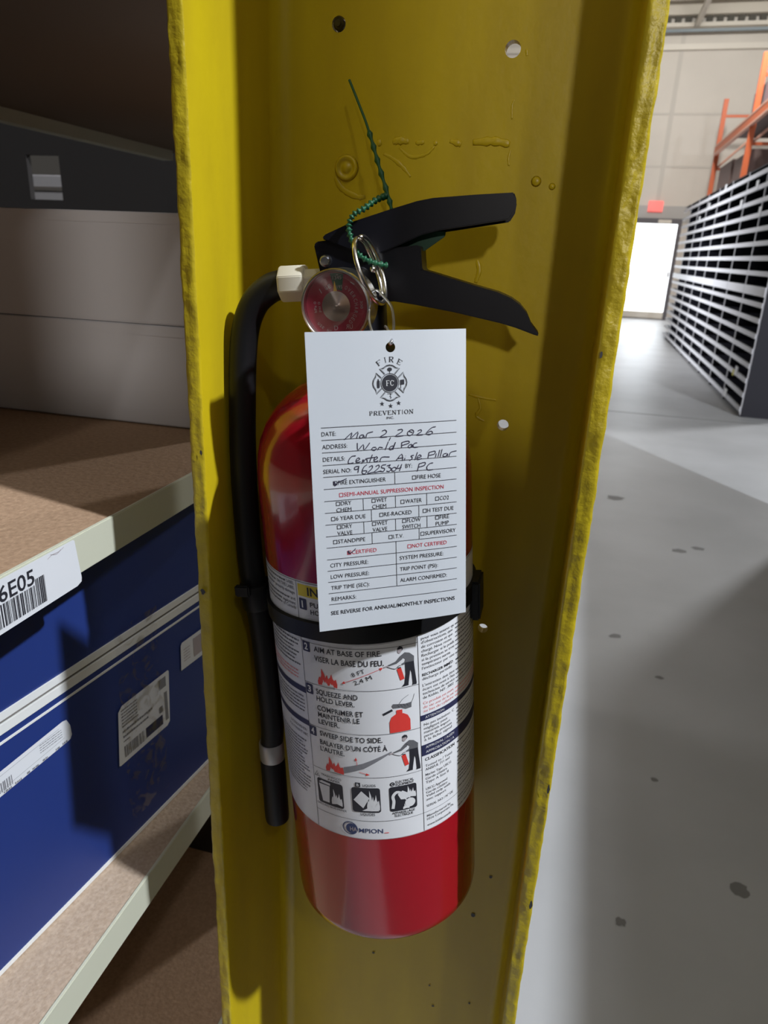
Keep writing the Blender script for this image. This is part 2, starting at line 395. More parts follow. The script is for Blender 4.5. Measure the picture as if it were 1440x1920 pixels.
for y, k, where in ((7.9, 15, 'second lip from the top, nearest us'), (8.6, 15, 'second lip from the top, next after the nearest'), (9.3, 14, 'third lip from the top'), (10.6, 16, 'topmost lip'), (11.8, 15, 'second lip from the top, farthest from us'),
                    (8.2, 13, 'fourth lip from the top'), (12.6, 14, 'third lip from the top, farther off'), (7.75, 2, 'third lip from the floor'), (8.05, 0, 'lowest lip')):
    z = 0.09 + k * (TOPZ - .14) / 16
    cd = boxo('price_card', XS - .02, XS - .0145, y, y + .12, z - .04, z + .05, M['lip_card'])
    tag(cd, 'small white card on the right shelving: ' + where, 'card', 'white cards on the right shelving')
# long-lying things on the row of shelves
st = boxo('yellow_sticker', XS - .0165, XS - .0145, 7.92, 7.99, 0.30, 0.36, mat('yellow_sticker', (.62, .55, .05), .5))
tag(st, 'tiny yellow sticker on a low lip of the right shelving row', 'sticker')

# ------------------------------------------------------------------ orange pallet rack beyond the shelving
pr = empty('pallet_rack', (2.36, 14.6, 0), 'tall orange pallet rack beyond the dark shelving row', 'rack')
for y in (0, 3.75):
    for x in (0, 1.07):
        u = boxo('upright', x - .04, x + .05, y - .04, y + .04, 0, 4.64, M['orange'], pr)
    for z in (4.32, 3.3, 2.2, 1.1): boxo('cross_brace', .05, 1.03, y - .015, y + .015, z - .025, z + .025, M['orange'], pr)
    for z in (3.3, 2.2, 1.1):
        bm = bmesh.new(); tube(bm, [(.05, y, z + .02), (1.03, y, z + 1.0)], .025, 6); finish(bm, 'diagonal_brace', M['pale_orange'], pr, 'all')  # paler than the uprights: highlights on the braces put into the colour
for x in (-.06, 1.05):
    for z in (3.57,):
        b = boxo('beam', x, x + .05, -4.6, 3.72, z, z + .16, M['orange'], pr)
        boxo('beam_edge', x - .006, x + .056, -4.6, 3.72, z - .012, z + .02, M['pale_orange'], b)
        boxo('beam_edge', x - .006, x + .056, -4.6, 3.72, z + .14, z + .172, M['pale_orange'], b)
for z in (2.55,):
    for x in (0.0, 1.05): boxo('beam', x, x + .05, 0, 3.72, z, z + .12, M['orange'], pr)
    boxo('deck_panel', .05, 1.05, 0.0, 3.7, z + .09, z + .12, M['white_steel'], pr)
for (x0, x1, y0, y1, z0, z1, m, lab) in (
    (2.45, 3.35, 14.8, 16.3, 2.67, 3.25, 'grey_box', 'grey brown carton on the rack deck behind the nearer orange upright'),
    (2.45, 3.35, 16.6, 18.1, 2.67, 3.3, 'grey_box', 'grey brown carton on the rack deck beside the farther orange upright')):
    t = empty('carton', ((x0 + x1) / 2, (y0 + y1) / 2, z0), lab, 'carton', 'cartons on the orange rack')
    boxo('carton_body', x0 - (x0 + x1) / 2, (x1 - x0) / 2, (y0 - y1) / 2, (y1 - y0) / 2, 0, z1 - z0, M[m], t, bevel=.01)
    boxo('tape_strip', -.03, .03, (y0 - y1) / 2 - .001, (y1 - y0) / 2 + .001, z1 - z0 - .001, z1 - z0 + .002, M['joint'], t)
dk = boxo('upper_deck', 2.42, 3.4, 10.2, 16.6, 3.66, 3.70, M['grey_box']); tag(dk, 'grey deck board lying on the long orange beam', 'deck board')
wrp = boxo('wrapped_load', 2.45, 3.3, 13.0, 15.6, 3.705, 4.25, M['purple_box'], bevel=.04); tag(wrp, 'mauve grey wrapped load on the long orange beam', 'load')

# ------------------------------------------------------------------ yellow column
COLX0, COLX1, COLY0, COLY1, TF, WB0, WB1, RF = -0.2350, 0.0205, 0.400, 0.652, 0.0100, 0.5230, 0.5316, 0.013
def arc(cx, cy, r, a0, a1, n): return [(cx + r * math.cos(math.radians(a0 + (a1 - a0) * k / n)), cy + r * math.sin(math.radians(a0 + (a1 - a0) * k / n))) for k in range(n + 1)]
def seg(a, b, n): return [(a[0] + (b[0] - a[0]) * k / n, a[1] + (b[1] - a[1]) * k / n) for k in range(1, n)]
xl, xr = COLX0 + TF, COLX1 - TF
rc = .0018
loop = []
loop += arc(COLX0 + rc, COLY0 + rc, rc, 180, 270, 3)
loop += seg(loop[-1], (xl - rc, COLY0), 4) + arc(xl - rc, COLY0 + rc, rc, 270, 360, 3)
e = arc(xl + RF, WB0 - RF, RF, 180, 90, 8)
loop += seg(loop[-1], e[0], 5) + e
e2 = arc(xr - RF, WB0 - RF, RF, 90, 0, 8)
loop += seg(loop[-1], e2[0], 12) + e2
e3 = arc(xr + rc, COLY0 + rc, rc, 180, 270, 3)
loop += seg(loop[-1], e3[0], 5) + e3
e4 = arc(COLX1 - rc, COLY0 + rc, rc, 270, 360, 3)
loop += seg(loop[-1], e4[0], 4) + e4
loop += [(COLX1, COLY1), (xr, COLY1)] + arc(xr - RF, WB1 + RF, RF, 0, -90, 4) + arc(xl + RF, WB1 + RF, RF, 270, 180, 4) + [(xl, COLY1), (COLX0, COLY1)]
zs = [0.0, 0.25, 0.45]; z = 0.55
while z < 1.62: zs.append(z); z += .0042
zs += [1.62, 1.9, 3, 5, 6.75]
bm = bmesh.new(); rows = []
for z in zs:
    row = []
    for x, y in loop:
        dx = dy = 0.0
        if y < COLY0 + .004 and 0.5 < z < 1.65:
            a = noise.noise(Vector((x * 260, z * 70, 1.3))); b_ = noise.noise(Vector((x * 90, z * 190, 5.1))); c_ = noise.noise(Vector((x * 20, z * 22, 9.7)))
            dy = -(.0009 * a + .0006 * b_ + .0005 * c_)
            side = 1 if x > (COLX0 + COLX1) / 2 else -1
            outer = min(1.0, max(0.0, ((x - xr) if side > 0 else (xl - x)) / TF))
            dx = side * outer * (.0007 * noise.noise(Vector((3.1, z * 55, x * 3))) + .0005 * noise.noise(Vector((8.1, z * 150, x * 3))))
        elif y <= WB0 + 1e-6:
            dy = -.00022 * noise.noise(Vector((x * 22, z * 14, 2.0)))
        row.append(bm.verts.new((x + dx, y + dy, z)))
    rows.append(row)
n = len(loop)
for a, b in zip(rows, rows[1:]):
    for k in range(n): bm.faces.new((a[k], a[(k + 1) % n], b[(k + 1) % n], b[k]))
bm.faces.new(rows[0][::-1]); bm.faces.new(rows[-1])
pillar = finish(bm, 'steel_column', M['yellow'], None, smooth=True)
tag(pillar, 'yellow painted steel H-section column with the fire extinguisher on its web', 'column')
HOLES = ((-0.0635, 1.4724, .0050), (-0.0461, 1.2318, .0042), (-0.0458, 1.0605, .0042), (-0.1797, 1.4890, .0048))  # web hole and paint-mark positions, here and below, scaled about the camera
bmc = bmesh.new()
for hx, hz, hr in HOLES: lathe(bmc, [(hr, -.03), (hr, .03)], 20, Matrix.Translation((hx, WB0, hz)) @ Matrix.Rotation(PI / 2, 4, 'X'))
cut = finish(bmc, 'hole_cutter', None)
md = pillar.modifiers.new('holes', 'BOOLEAN'); md.object = cut; md.operation = 'DIFFERENCE'; md.solver = 'EXACT'
dg = bpy.context.evaluated_depsgraph_get(); dg.update()
me = bpy.data.meshes.new_from_object(pillar.evaluated_get(dg))
pillar.modifiers.clear(); pillar.data = me
me.materials.clear(); me.materials.append(M['yellow']); me.materials.append(M['yellow_rough'])
for p in me.polygons:
    p.material_index = 1 if all(me.vertices[v].co.y < COLY0 + .0016 for v in p.vertices) else 0
bpy.data.objects.remove(cut)
bm = bmesh.new(); lathe(bm, [(0, .003), (.0018, .003), (.0022, .0015), (.0026, .0015), (.0038, 0), (.0038, -.012), (0, -.012)], 16, Matrix.Translation((-0.1797, WB0 + .0005, 1.4890)) @ Matrix.Rotation(PI / 2, 4, 'X'))
finish(bm, 'bolt', M['bolt'], pillar, True)
def blob_strip(pts, r, jit, flat=0.36):
    """a lumpy bead of old paint on the web, following x,z points"""
    bm = bmesh.new(); P = smooth_path([(x + random.uniform(-1, 1) * r * .5, WB0, z + random.uniform(-1, 1) * r * .5) for x, z in pts], 6)
    R = [r * (0.55 + 0.45 * math.sin(PI * (i + .5) / len(P))) * random.uniform(1 - jit, 1 + jit) for i in range(len(P))]
    tube(bm, P, R, 8)
    for v in bm.verts: v.co.y = WB0 + (v.co.y - WB0) * flat
    return finish(bm, 'paint_ridge', M['yellow'], pillar, 'all')
for pts, r in (([(-0.0842, 1.4195), (-0.0716, 1.4192), (-0.0589, 1.4186)], .0030), ([(-0.1010, 1.4197), (-0.0947, 1.4195), (-0.0916, 1.4192)], .0020),
               ([(-0.1400, 1.4197), (-0.1336, 1.4192), (-0.1284, 1.4189)], .0026), ([(-0.1494, 1.4199), (-0.1468, 1.4197)], .0026), ([(-0.1231, 1.4197), (-0.1179, 1.4195)], .0016), ([(-0.1115, 1.4189), (-0.1084, 1.4189)], .0015),
               ([(-0.1452, 1.4126), (-0.1389, 1.4091), (-0.1315, 1.4047), (-0.1252, 1.3974)], .0014), ([(-0.1347, 1.4163), (-0.1263, 1.4110), (-0.1158, 1.4126), (-0.1105, 1.4173)], .0012),
               ([(-0.0737, 1.2521), (-0.0631, 1.2507), (-0.0526, 1.2495)], .0011), ([(-0.0663, 1.2500), (-0.0642, 1.2427), (-0.0658, 1.2364), (-0.0600, 1.2332)], .0011),
               ([(-0.0747, 1.3468), (-0.0737, 1.3395), (-0.0752, 1.3321)], .0018), ([(-0.0600, 1.4447), (-0.0608, 1.4405), (-0.0605, 1.4331)], .0007), ([(-0.0589, 1.4152), (-0.0600, 1.4110), (-0.0589, 1.4058)], .0008), ([(-0.0547, 1.4721), (-0.0542, 1.4679)], .0012)):
    blob_strip(pts, r, .25)
bm = bmesh.new(); lathe(bm, [(0, .0016), (.0028, .0014), (.0034, .0004), (.0052, .0006), (.0066, .0024), (.0078, .0018), (.0088, 0)], 24, Matrix.Translation((-0.1722, WB0, 1.4029)) @ Matrix.Rotation(PI / 2, 4, 'X'))
finish(bm, 'painted_over_washer', M['yellow'], pillar, 'all')
blob_strip([(-0.1799, 1.3958), (-0.1747, 1.3900), (-0.1642, 1.3853), (-0.1578, 1.3837)], .0022, .2)
for x, z, r in ((-0.0405, 1.3967, .0034), (-0.0298, 1.3938, .0022)):
    bm = bmesh.new(); lathe(bm, [(0, .0012), (r * .6, .0009), (r, 0)], 12, Matrix.Translation((x, WB0, z)) @ Matrix.Rotation(PI / 2, 4, 'X')); finish(bm, 'paint_bump', M['yellow'], pillar, 'all')
def chip(x, y, z, w, h, nrm=(0, -1, 0)):
    bm = bmesh.new(); k = 9; N = Vector(nrm); U = Vector((0, 0, 1)); S = U.cross(N)
    vs = [bm.verts.new(Vector((x, y, z)) + N * .0004 + S * w * math.cos(2 * PI * i / k) * random.uniform(.6, 1.1) + U * h * math.sin(2 * PI * i / k) * random.uniform(.7, 1.1)) for i in range(k)]
    bm.faces.new(vs); return finish(bm, 'paint_chip', M['chip'], pillar)
chip(-0.2194, WB0 - .0004, 1.4132, .0013, .0034); chip(-.2263, COLY0 - .0008, 1.2221, .0012, .0018); chip(-.2300, COLY0 - .0012, 1.1215, .0022, .0024)
chip(.0125, COLY0 - .0010, 1.3027, .0007, .0024); chip(.0190, COLY0 - .0012, 1.0179, .0010, .0045); chip(.0190, COLY0 - .0012, .9142, .0014, .0045)
for x, z, r in ((-0.0271, 0.7477, .0028), (-0.0149, 0.8008, .0019), (-0.1249, 0.6605, .0016), (-0.0208, 0.6277, .0014), (-0.0577, 0.6084, .0015), (-0.0631, 0.6365, .0012)): chip(x, WB0 - .0003, z, r, r)

# ------------------------------------------------------------------ left storage shelving with cartons
XF = -0.313
sh = empty('storage_shelving', (XF, 0.4, 0), 'storage shelving with particleboard shelves and cream front beams left of the yellow column', 'shelving')
Y0, Y1 = -0.9, 1.55
def shelf_level(z, m, lip=0.028, rear=-1.16, y1=Y1):
    s = boxo('shelf_board', rear - XF, -0.0035, Y0, y1 - .4, z - .016, z - .0006, M[m], sh)
    b = boxo('front_beam', -.003, 0.0, Y0, y1 - .4, z - lip, z + .0008, M['beige'], sh, bevel=.0006)
    boxo('beam_flange', -.012, -.003, Y0, y1 - .4, z - lip, z - lip + .002, M['beige'], b)
    return s
shelf_level(1.158, 'particle', .0275)
shelf_level(0.8097, 'particle_pale', .0315)
shelf_level(0.4600, 'particle', .0315)
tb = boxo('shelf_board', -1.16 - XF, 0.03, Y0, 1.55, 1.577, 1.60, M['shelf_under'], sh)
boxo('rear_beam', -0.835, -0.805, Y0, 1.50, 1.553, 1.577, M['beige'], sh)
boxo('shade_panel', -.84, -.006, .36, .372, .4601, .79, M['dark_panel'], sh)  # added to keep the far aisle lamp off the lowest shelf
for x in (-.04, -.82):
    boxo('post', x, x + .035, -1.25, -1.215, 0, 2.4, M['dark_panel'], sh)
# dark board partition behind the shelving, with an opening towards the next bay
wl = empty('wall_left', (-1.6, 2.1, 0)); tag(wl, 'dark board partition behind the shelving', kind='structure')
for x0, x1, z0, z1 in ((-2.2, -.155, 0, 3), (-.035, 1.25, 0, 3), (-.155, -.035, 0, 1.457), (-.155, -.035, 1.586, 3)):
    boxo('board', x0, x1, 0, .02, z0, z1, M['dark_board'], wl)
wb = empty('carton', (-1.9, 2.75, 0), 'tall pale carton glimpsed through the small opening behind the shelving', 'carton')
boxo('carton_body', -.4, .6, 0, .3, 0, 1.585, M['white_box'], wb, bevel=.004); boxo('tape_strip', -.4, .6, -.002, 0, 1.525, 1.54, M['seam'], wb)
lm = bpy.data.lights.new('back_aisle_lamp', 'AREA'); lm.shape = 'DISK'; lm.size = .3; lm.energy = 14
lo = bpy.data.objects.new('back_aisle_lamp', lm); COL.objects.link(lo); lo.location = (-1.9, 2.35, 3.0); lo.rotation_euler = (math.radians(20), 0, 0)
# two white cartons stacked at the back of the upper shelf
for z0, z1, lab in ((1.1585, 1.2660, 'long flat white carton lying on the upper particleboard shelf, under its twin'), (1.2668, 1.3760, 'long flat white carton lying on top of the other white carton')):
    t = empty('white_carton', (-.55, .80, z0), lab, 'carton', 'white cartons on the upper shelf')
    boxo('carton_body', -.26, .205, -.1227, .13, 0, z1 - z0, M['white_box'], t, bevel=.0015)
    boxo('carton_flap', -.258, .203, -.1235, -.1222, (z1 - z0) * .90, (z1 - z0) - .0008, M['white_box'], t)
# two blue cartons on the lower shelf, turned a little
YAW = math.radians(-7.174)
def blue_carton(z0, z1, label):
    t = empty('blue_carton', (-.3695, .3053, z0), label, 'carton', 'blue cartons on the lower shelf', (0, 0, YAW))
    h = z1 - z0
    boxo('carton_body', -.30, 0, -.35, .335, .004, h - .0065, M['blue_box'], t)
    return t
# local frame of a carton: +y runs along the visible face, +x points out of it
lowc = blue_carton(.8102, 1.0195, 'blue carton with white edges and paper labels on the pale lower shelf')
H1 = 1.0195 - .8102
boxo('board_edge', -.301, .0008, -.351, .336, 0, .004, M['raw_edge'], lowc)
boxo('board_edge', -.301, .0012, -.351, .336, H1 - .0080, H1 - .0005, M['raw_edge'], lowc)
boxo('white_stripe', -.001, .0006, -.35, .335, H1 - .0162, H1 - .0142, M['raw_edge'], lowc)
upc = blue_carton(1.0200, 1.118, 'blue carton with a white lower edge lying on top of the labelled blue carton')
boxo('board_edge', -.301, .0012, -.351, .336, .0022, .0085, M['raw_edge'], upc)
boxo('board_core', -.300, .0002, -.350, .335, 0, .0022, M['seam'], upc)
boxo('board_edge', -.301, .0008, -.351, .336, .0915, .098, M['blue_box'], upc)
def on_face(dx): return lambda u, v: Vector((dx, u / 1000, v / 1000 - .8102))
def paper(name, poly, parent):
    return Ink().poly(poly).put(name, M['paper'], parent, on_face(.0007))
lb = paper('shipping_label', [(142, 902), (144, 901), (209, 901), (213, 904), (216.5, 959), (215, 961), (152, 960.5), (147, 956)], lowc)
k = Ink(); random.seed(3)
for i in range(6): k.greek(150, 171, 955 - i * 3.3, 1.5)
k.greek(150, 190, 932.5, 2.6); k.greek(150, 184, 927, 2.4); k.greek(150, 158, 922.5, 1.5)
u = 150
while u < 177:
    w_ = random.choice((.4, .7, 1.1, 1.6)); k.rect(u, 906, u + w_, 918); u += w_ + random.choice((.4, .6, 1.0))
k.rect(201, 946, 211, 957); k.rect(207.5, 908, 211.5, 940); k.rect(199, 921, 204, 928)
k.put('label_print', M['grey_ink'], lb, on_face(.0009))
Ink().rect(179, 907, 203, 918).put('label_print_block', M['navy_ink'], lb, on_face(.0009))
lb2 = paper('narrow_label', [(-75, 957), (90, 966), (93.5, 966.5), (95.5, 969.5), (95, 979), (92, 986), (88, 987), (-75, 975.8)], lowc)
k = Ink(); k.stroke([(-75, 972.5), (84, 983)], .25); k.stroke([(-75, 960.5), (88, 971.5)], .25)
for i in range(4): k.greek(64, 86, 980.3 - i * 2.2, .8)
u = -20
while u < 37:
    w_ = random.choice((.35, .7, 1.0)); k.rect(u, 964 + u * .05, u + w_, 972 + u * .06); u += w_ + random.choice((.3, .5, .9))
for u0, u1 in ((29, 36), (39, 45), (50, 53), (55, 61), (65, 70), (78, 83), (85, 91)): k.greek(u0, u1, 957.6 + (u0 + 75) * .0545, 1.9)
k.put('label_print', M['grey_ink'], lb2, on_face(.0009))
lb3 = paper('small_label', [(235, 948.5), (300, 947), (300, 978), (238.5, 978.5), (236.5, 976)], lowc)
k = Ink()
for i in range(5): k.greek(240, 250, 969 - i * 3.2, 1.2)
k.rect(256, 953, 300, 974); k.put('label_print', M['silver_ink'], lb3, on_face(.0009))
# crumpled clear tape over the seam of the labelled carton
bm = bmesh.new(); nu, nv = 22, 46; g = []
for j in range(nv + 1):
    row = []
    for i in range(nu + 1):
        u = 150 + 54 * i / nu + (6 * noise.noise(Vector((j * .21, 3, 0))) if i in (0, nu) else 0); v = 832 + (1036 - 832) * j / nv
        cr = abs(noise.noise(Vector((u * .10, v * .045, 7)))) + .5 * abs(noise.noise(Vector((u * .25, v * .12, 2))))
        seam = max(0.0, 1 - abs(v - 1020) / 16)
        row.append(bm.verts.new((.0013 + .0011 * cr * (.5 + 1.6 * seam), u / 1000, v / 1000 - .8102)))
    g.append(row)
for j in range(nv):
    for i in range(nu): bm.faces.new((g[j][i], g[j][i + 1], g[j + 1][i + 1], g[j + 1][i]))
tag(finish(bm, 'packing_tape', M['tape'], lowc, 'all'))['label'] = 'crumpled clear packing tape'
# bin location label on the front beam of the upper shelf
bl = empty('location_label', (XF, .340, 1.141), 'white bin label with black code and barcode on the upper cream shelf beam', 'label')
def on_lip(dx): return lambda u, v: Vector((dx, u / 1000, v / 1000))
Ink().poly([(-70, -17.6), (34, -17.6), (38.5, -16), (39, -13), (36, 15.6), (34.5, 16.6), (-70, 16.6)]).put('label_sheet', M['paper'], bl, on_lip(.0006))
k = Ink(); k.text('6E05', -33.8, 2.2, 10.0, 29.5, bold=.012).put('code_text', M['ink'], bl, on_lip(.0008))
k = Ink(); u = -66; random.seed(11)
while u < 4.2:
    w_ = random.choice((.35, .35, .7, 1.1)); k.rect(u, -14.2, min(u + w_, 4.8), 1.0 if u < -5 else 4.6); u += w_ + random.choice((.35, .35, .7, 1.0))
k.put('barcode', M['ink'], bl, on_lip(.0008))
k = Ink(); k.stroke([(9, 13), (14, 14.4), (20, 14.0), (25, 15.4)], .35, 3); k.stroke([(12, 15), (18, 13.2), (22, 15)], .3, 3)
k.put('scuff', M['silver_ink'], bl, on_lip(.0008))

# ------------------------------------------------------------------ fire extinguisher
R0 = .065
E0 = Vector((-0.0973, 0.4440, 0.8671))
fx = empty('fire_extinguisher', E0, 'red fire extinguisher with black levers, dial gauge and hose hung on the yellow column', 'fire extinguisher', rot=(0, math.radians(-5.2337), 0))
HD = Matrix.Rotation(math.radians(5), 4, 'Z')
bm = bmesh.new()
prof = [(0, .010), (.045, .008), (.054, .0015), (.0585, .0), (.0622, .0008), (.0645, .004), (R0, .009)]
prof += [(R0, .10), (R0, .20), (R0, .305), (.0648, .3135), (.0636, .3240), (.0612, .3335), (.0570, .3425), (.0510, .3507), (.0440, .3572), (.0350, .3632), (.0260, .3668), (.0205, .3690), (.0195, .3720), (.0195, .3770), (0, .3770)]
lathe(bm, prof, 96); finish(bm, 'cylinder', M['red'], fx, True)
def on_cyl(dz):
    def f(u, v):
        a = u / 1000 / R0; return Vector(((R0 + dz) * math.sin(a), -(R0 + dz) * math.cos(a), v / 1000))
    return f
lab = Ink().rect(-92, 87.5, 128, 261.5).put('instruction_label', M['label'], fx, on_cyl(.00012), 3)
for p in lab.data.polygons: p.use_smooth = True
BK, NV, RD, WH, GR, MG, PK, SV, YL = (Ink() for _ in range(9))
# rules and columns
for u in (-26.6, 44.9): BK.rect(u - .14, 88.2, u + .14, 261)
for v in (222.8, 195.3, 165.3, 134.6): BK.rect(-26.6, v - .12, 44.9, v + .12)
BK.rect(-26.6, 101.8, 128, 102.05); BK.rect(-92, 260.6, 128, 260.9); SV.rect(-92, 88.0, 128, 88.25)
# yellow heading and numbered boxes
YL.rect(-25.6, 251.9, 44, 259.4)
BK.text('INSTRUCTIONS', -18.6, 253.2, 4.9, 56, bold=.02)
for u, v0, v1, c in ((-25.2, 243.6, 250.6, '1'), (-25.8, 216.3, 223.0, '2'), (-26.2, 187.6, 194.5, '3'), (-26.6, 158.0, 164.6, '4')):
    Ink().rrect(u, v0, u + 5.4, v1, .6).put('number_block', M['navy_ink'], lab, on_cyl(.00030), 3); WH.text(c, u + (1.5 if c != '1' else 1.9), v0 + 1.4, 4.1, 2.5 if c != '1' else None, bold=.03)
B = dict(bold=.012)
BK.text('PULL PIN.', -17.4, 246.2, 2.9, 21, **B); BK.text('HOLD UNIT UPRIGHT.', -17.4, 241.6, 2.9, 41, **B)
BK.text('AIM AT BASE OF FIRE.', -17.5, 217.9, 3.3, 40.8, **B); BK.text('VISER LA BASE DU FEU.', -17.7, 211.6, 3.5, 42, **B)
BK.text('8 FT', 6.0, 204.5, 2.6, 8.2, rot=22); BK.text('2,4 M', 7.0, 199.2, 2.7, 11.2, rot=22)
BK.text('SQUEEZE AND', -18.5, 189.2, 3.4, 26.6, **B); BK.text('HOLD LEVER.', -18.6, 184.4, 3.3, 24.6, **B)
BK.text('COMPRIMER ET', -18.7, 177.8, 3.4, 29.4, **B); BK.text('MAINTENIR LE', -18.6, 173.2, 3.3, 27, **B); BK.text('LEVIER.', -18.7, 168.4, 3.3, 14.3, **B)
BK.text('SWEEP SIDE TO SIDE.', -18.5, 159.8, 3.4, 39.6, **B); BK.text("BALAYER D'UN C\u00d4T\u00c9 \u00c0", -19.0, 153.6, 3.3, 42.8, **B); BK.text("L'AUTRE.", -19.1, 148.8, 3.2, 16.6, **B)
def flame(ink, u, v, w, h):
    P = [(0, 0), (-.02, .22), (.08, .5), (.12, .34), (.2, .62), (.22, 1.0), (.36, .72), (.42, .5), (.5, .70), (.56, .45), (.66, .56), (.74, .78), (.8, .5), (.9, .38), (.96, .5), (1.02, .2), (1, 0)]
    Q = [(u + x * w, v + y * h) for x, y in P]
    c = (u + w * .5, v + h * .08)
    for a, b in zip(Q, Q[1:]): ink.poly([c, b, a])
def man(ox, oy):
    # figure leaning forward, holding an extinguisher; drawn from its own corner (mm)
    T = lambda l: [(x + ox, y + oy) for x, y in l]
    BK.poly(T([(4.1, 15.8), (9.6, 15.6), (9.9, 11), (10.9, 1.2), (8.4, .9), (7.9, 8.5), (7.2, 10.6), (5.8, 1.6), (3.2, 1.4), (4.2, 8.5)]))
    BK.poly(T([(1.5, .2), (3.2, 1.9), (5.8, 1.9), (5.8, .5)])); BK.poly(T([(8.0, .0), (8.4, 1.3), (10.9, 1.3), (10.8, 0)]))
    MG.poly(T([(1.3, 20.4), (4.2, 22.4), (7.0, 21.6), (9.8, 18.8), (9.7, 15.2), (4.2, 15.2), (4.4, 18.0)]))
    MG.poly(T([(1.3, 20.4), (-1.4, 17.4), (-6.0, 15.7), (-5.6, 14.9), (-.8, 15.9), (2.6, 18.2), (3.4, 20.0)]))
    MG.poly(T([(5.6, 20.6), (7.6, 19.8), (4.2, 14.6), (2.2, 14.4), (2.0, 15.3), (3.8, 16.2)]))
    SV.poly(T([(.2, 24.8), (.0, 23.2), (.5, 22.6), (1.4, 22.3), (2.4, 23.4), (2.6, 25.2)])); BK.poly(T([(-.2, 24.9), (.2, 26.2), (1.4, 26.9), (2.9, 26.3), (3.3, 24.8), (2.6, 23.6), (2.2, 24.9)]))
    SV.poly(T([(-6.0, 15.7), (-8.4, 14.9), (-8.0, 14.2), (-5.6, 14.9)]))
    RD.poly(T([(-.9, 12.4), (1.7, 12.9), (3.5, 5.4), (1.0, 4.6)])); BK.stroke(T([(-6.8, 14.8), (-2.0, 12.6), (.2, 14.2), (1.6, 14.4)]), .35, 3)
    BK.rect(ox - .2, oy + 12.6, ox + 1.6, oy + 13.4)
man(32.5, 195.9)
flame(RD, -16.2, 196.0, 12.4, 11.4); flame(WH, -13.4, 196.3, 3.4, 4.0); flame(WH, -8.6, 196.3, 2.6, 2.6)
RD.stroke([(.6, 200.4), (22.4, 209.7)], .26); RD.poly([(-.9, 199.7), (1.4, 199.7), (.7, 201.5)]); RD.poly([(23.8, 210.3), (21.6, 210.3), (22.3, 208.5)])
# squeeze picture
RD.poly([(25.9, 165.8), (25.9, 173.2), (27.2, 176.6), (29.6, 178.3), (34.4, 178.3), (37.0, 176.6), (38.5, 173.2), (38.5, 165.8)]); RD.rect(30.2, 178.2, 33.8, 181)
BK.poly([(25.9, 168.6), (38.5, 168.9), (38.5, 170.0), (25.9, 169.7)]); BK.poly([(22.0, 179.6), (27.6, 182.2), (28.2, 180.8), (22.6, 178.2)])
MG.poly([(27.6, 184.0), (28.4, 185.4), (36, 184.4), (39.6, 184.8), (39.5, 181.2), (36.0, 180.8), (33.0, 182.2), (28.4, 182.4)])
BK.stroke([(32.0, 184.9), (34.4, 187.8), (38.0, 190.0)], .2, 3); BK.stroke([(39.4, 184.0), (40.8, 187.0), (41.6, 189.8)], .2, 3)
for i in range(4): BK.stroke([(31 + i * 1.8, 184.4), (32.2 + i * 1.8, 182.6)], .22)
# sweep picture
man(33.0, 136.3)
flame(RD, -16.0, 135.0, 12.0, 11.0); flame(WH, -13.2, 135.3, 3.0, 3.6)
GR.poly([(-3.5, 136.2), (-3.8, 140.6), (8, 144.6), (26.0, 152.8), (26.4, 152.1), (9, 141.0)])
RD.stroke([(4.4, 147.3), (5.0, 144.2), (4.6, 143.2)], .3); RD.poly([(4.4, 149.0), (3.6, 146.8), (5.3, 146.9)]); RD.stroke([(6.0, 138.6), (10.4, 137.2)], .3); RD.poly([(12.4, 136.8), (10.2, 138.0), (10.0, 136.2)])
# three class pictures
for u0, u1 in ((-24.1, -5.5), (.2, 17.9), (23.4, 40.7)): BK.rrect(u0, 108.6, u1, 127.0, 1.6)
WH.poly([(-22.8, 123.2), (-14.6, 123.4), (-15.6, 110.6), (-20.6, 110.4)]); WH.poly([(-23.0, 124.2), (-20.5, 126), (-14.0, 125.6), (-14.2, 124.0)])
flame(WH, -13.8, 110.4, 7.4, 12)
WH.poly([(1.2, 117.6), (6.4, 124.6), (11.2, 119.6), (7.0, 111.8)]); flame(WH, 9.6, 110.4, 7.6, 15); WH.poly([(6.2, 109.8), (9.4, 111.8), (16.4, 111.2), (16.6, 109.8)])
WH.stroke([(25.2, 110.8), (26.0, 116), (25.6, 120), (28.0, 122.8), (31, 121.6)], 1.9, 4); WH.poly([(28.6, 121.0), (31.6, 123.4), (35.4, 120.8), (33.8, 116.6), (30.4, 117.0)]); WH.stroke([(34.2, 119.4), (36.2, 117.2)], .7); WH.stroke([(33.0, 117.2), (34.6, 115.2)], .7)
flame(WH, 33.6, 117.0, 6.4, 9); WH.disc(36.2, 113.6, 3.3); flame(WH, 31.6, 109.4, 4, 4)
BK.stroke([(34.6, 112.6), (36.6, 114.6)], .35); BK.stroke([(35.8, 111.8), (37.8, 113.8)], .35)
BK.stroke([(-25.6, 128.0), (-23.6, 131.8), (-21.7, 128.2), (-25.6, 128.0)], .35); BK.text('A', -24.1, 128.5, 1.5, 1.2)
BK.text('TRASH\u00b7WOOD', -20.6, 129.8, 1.5, 14.5); BK.text('PAPER', -15.4, 127.7, 1.4, 8.5)
BK.rect(2.8, 127.5, 6.0, 130.7); WH.text('B', 3.7, 128.2, 1.8, 1.4, bold=.02); BK.text('LIQUIDS', 7.4, 128.0, 1.7, 8.0, bold=.01)
BK.disc(25.6, 129.0, 1.5); WH.text('C', 24.9, 128.2, 1.6, 1.3, bold=.02); BK.text('ELECTRICAL', 27.7, 129.5, 1.6, 11.4, bold=.01); BK.text('EQUIPMENT', 27.7, 127.5, 1.6, 11.4, bold=.01)
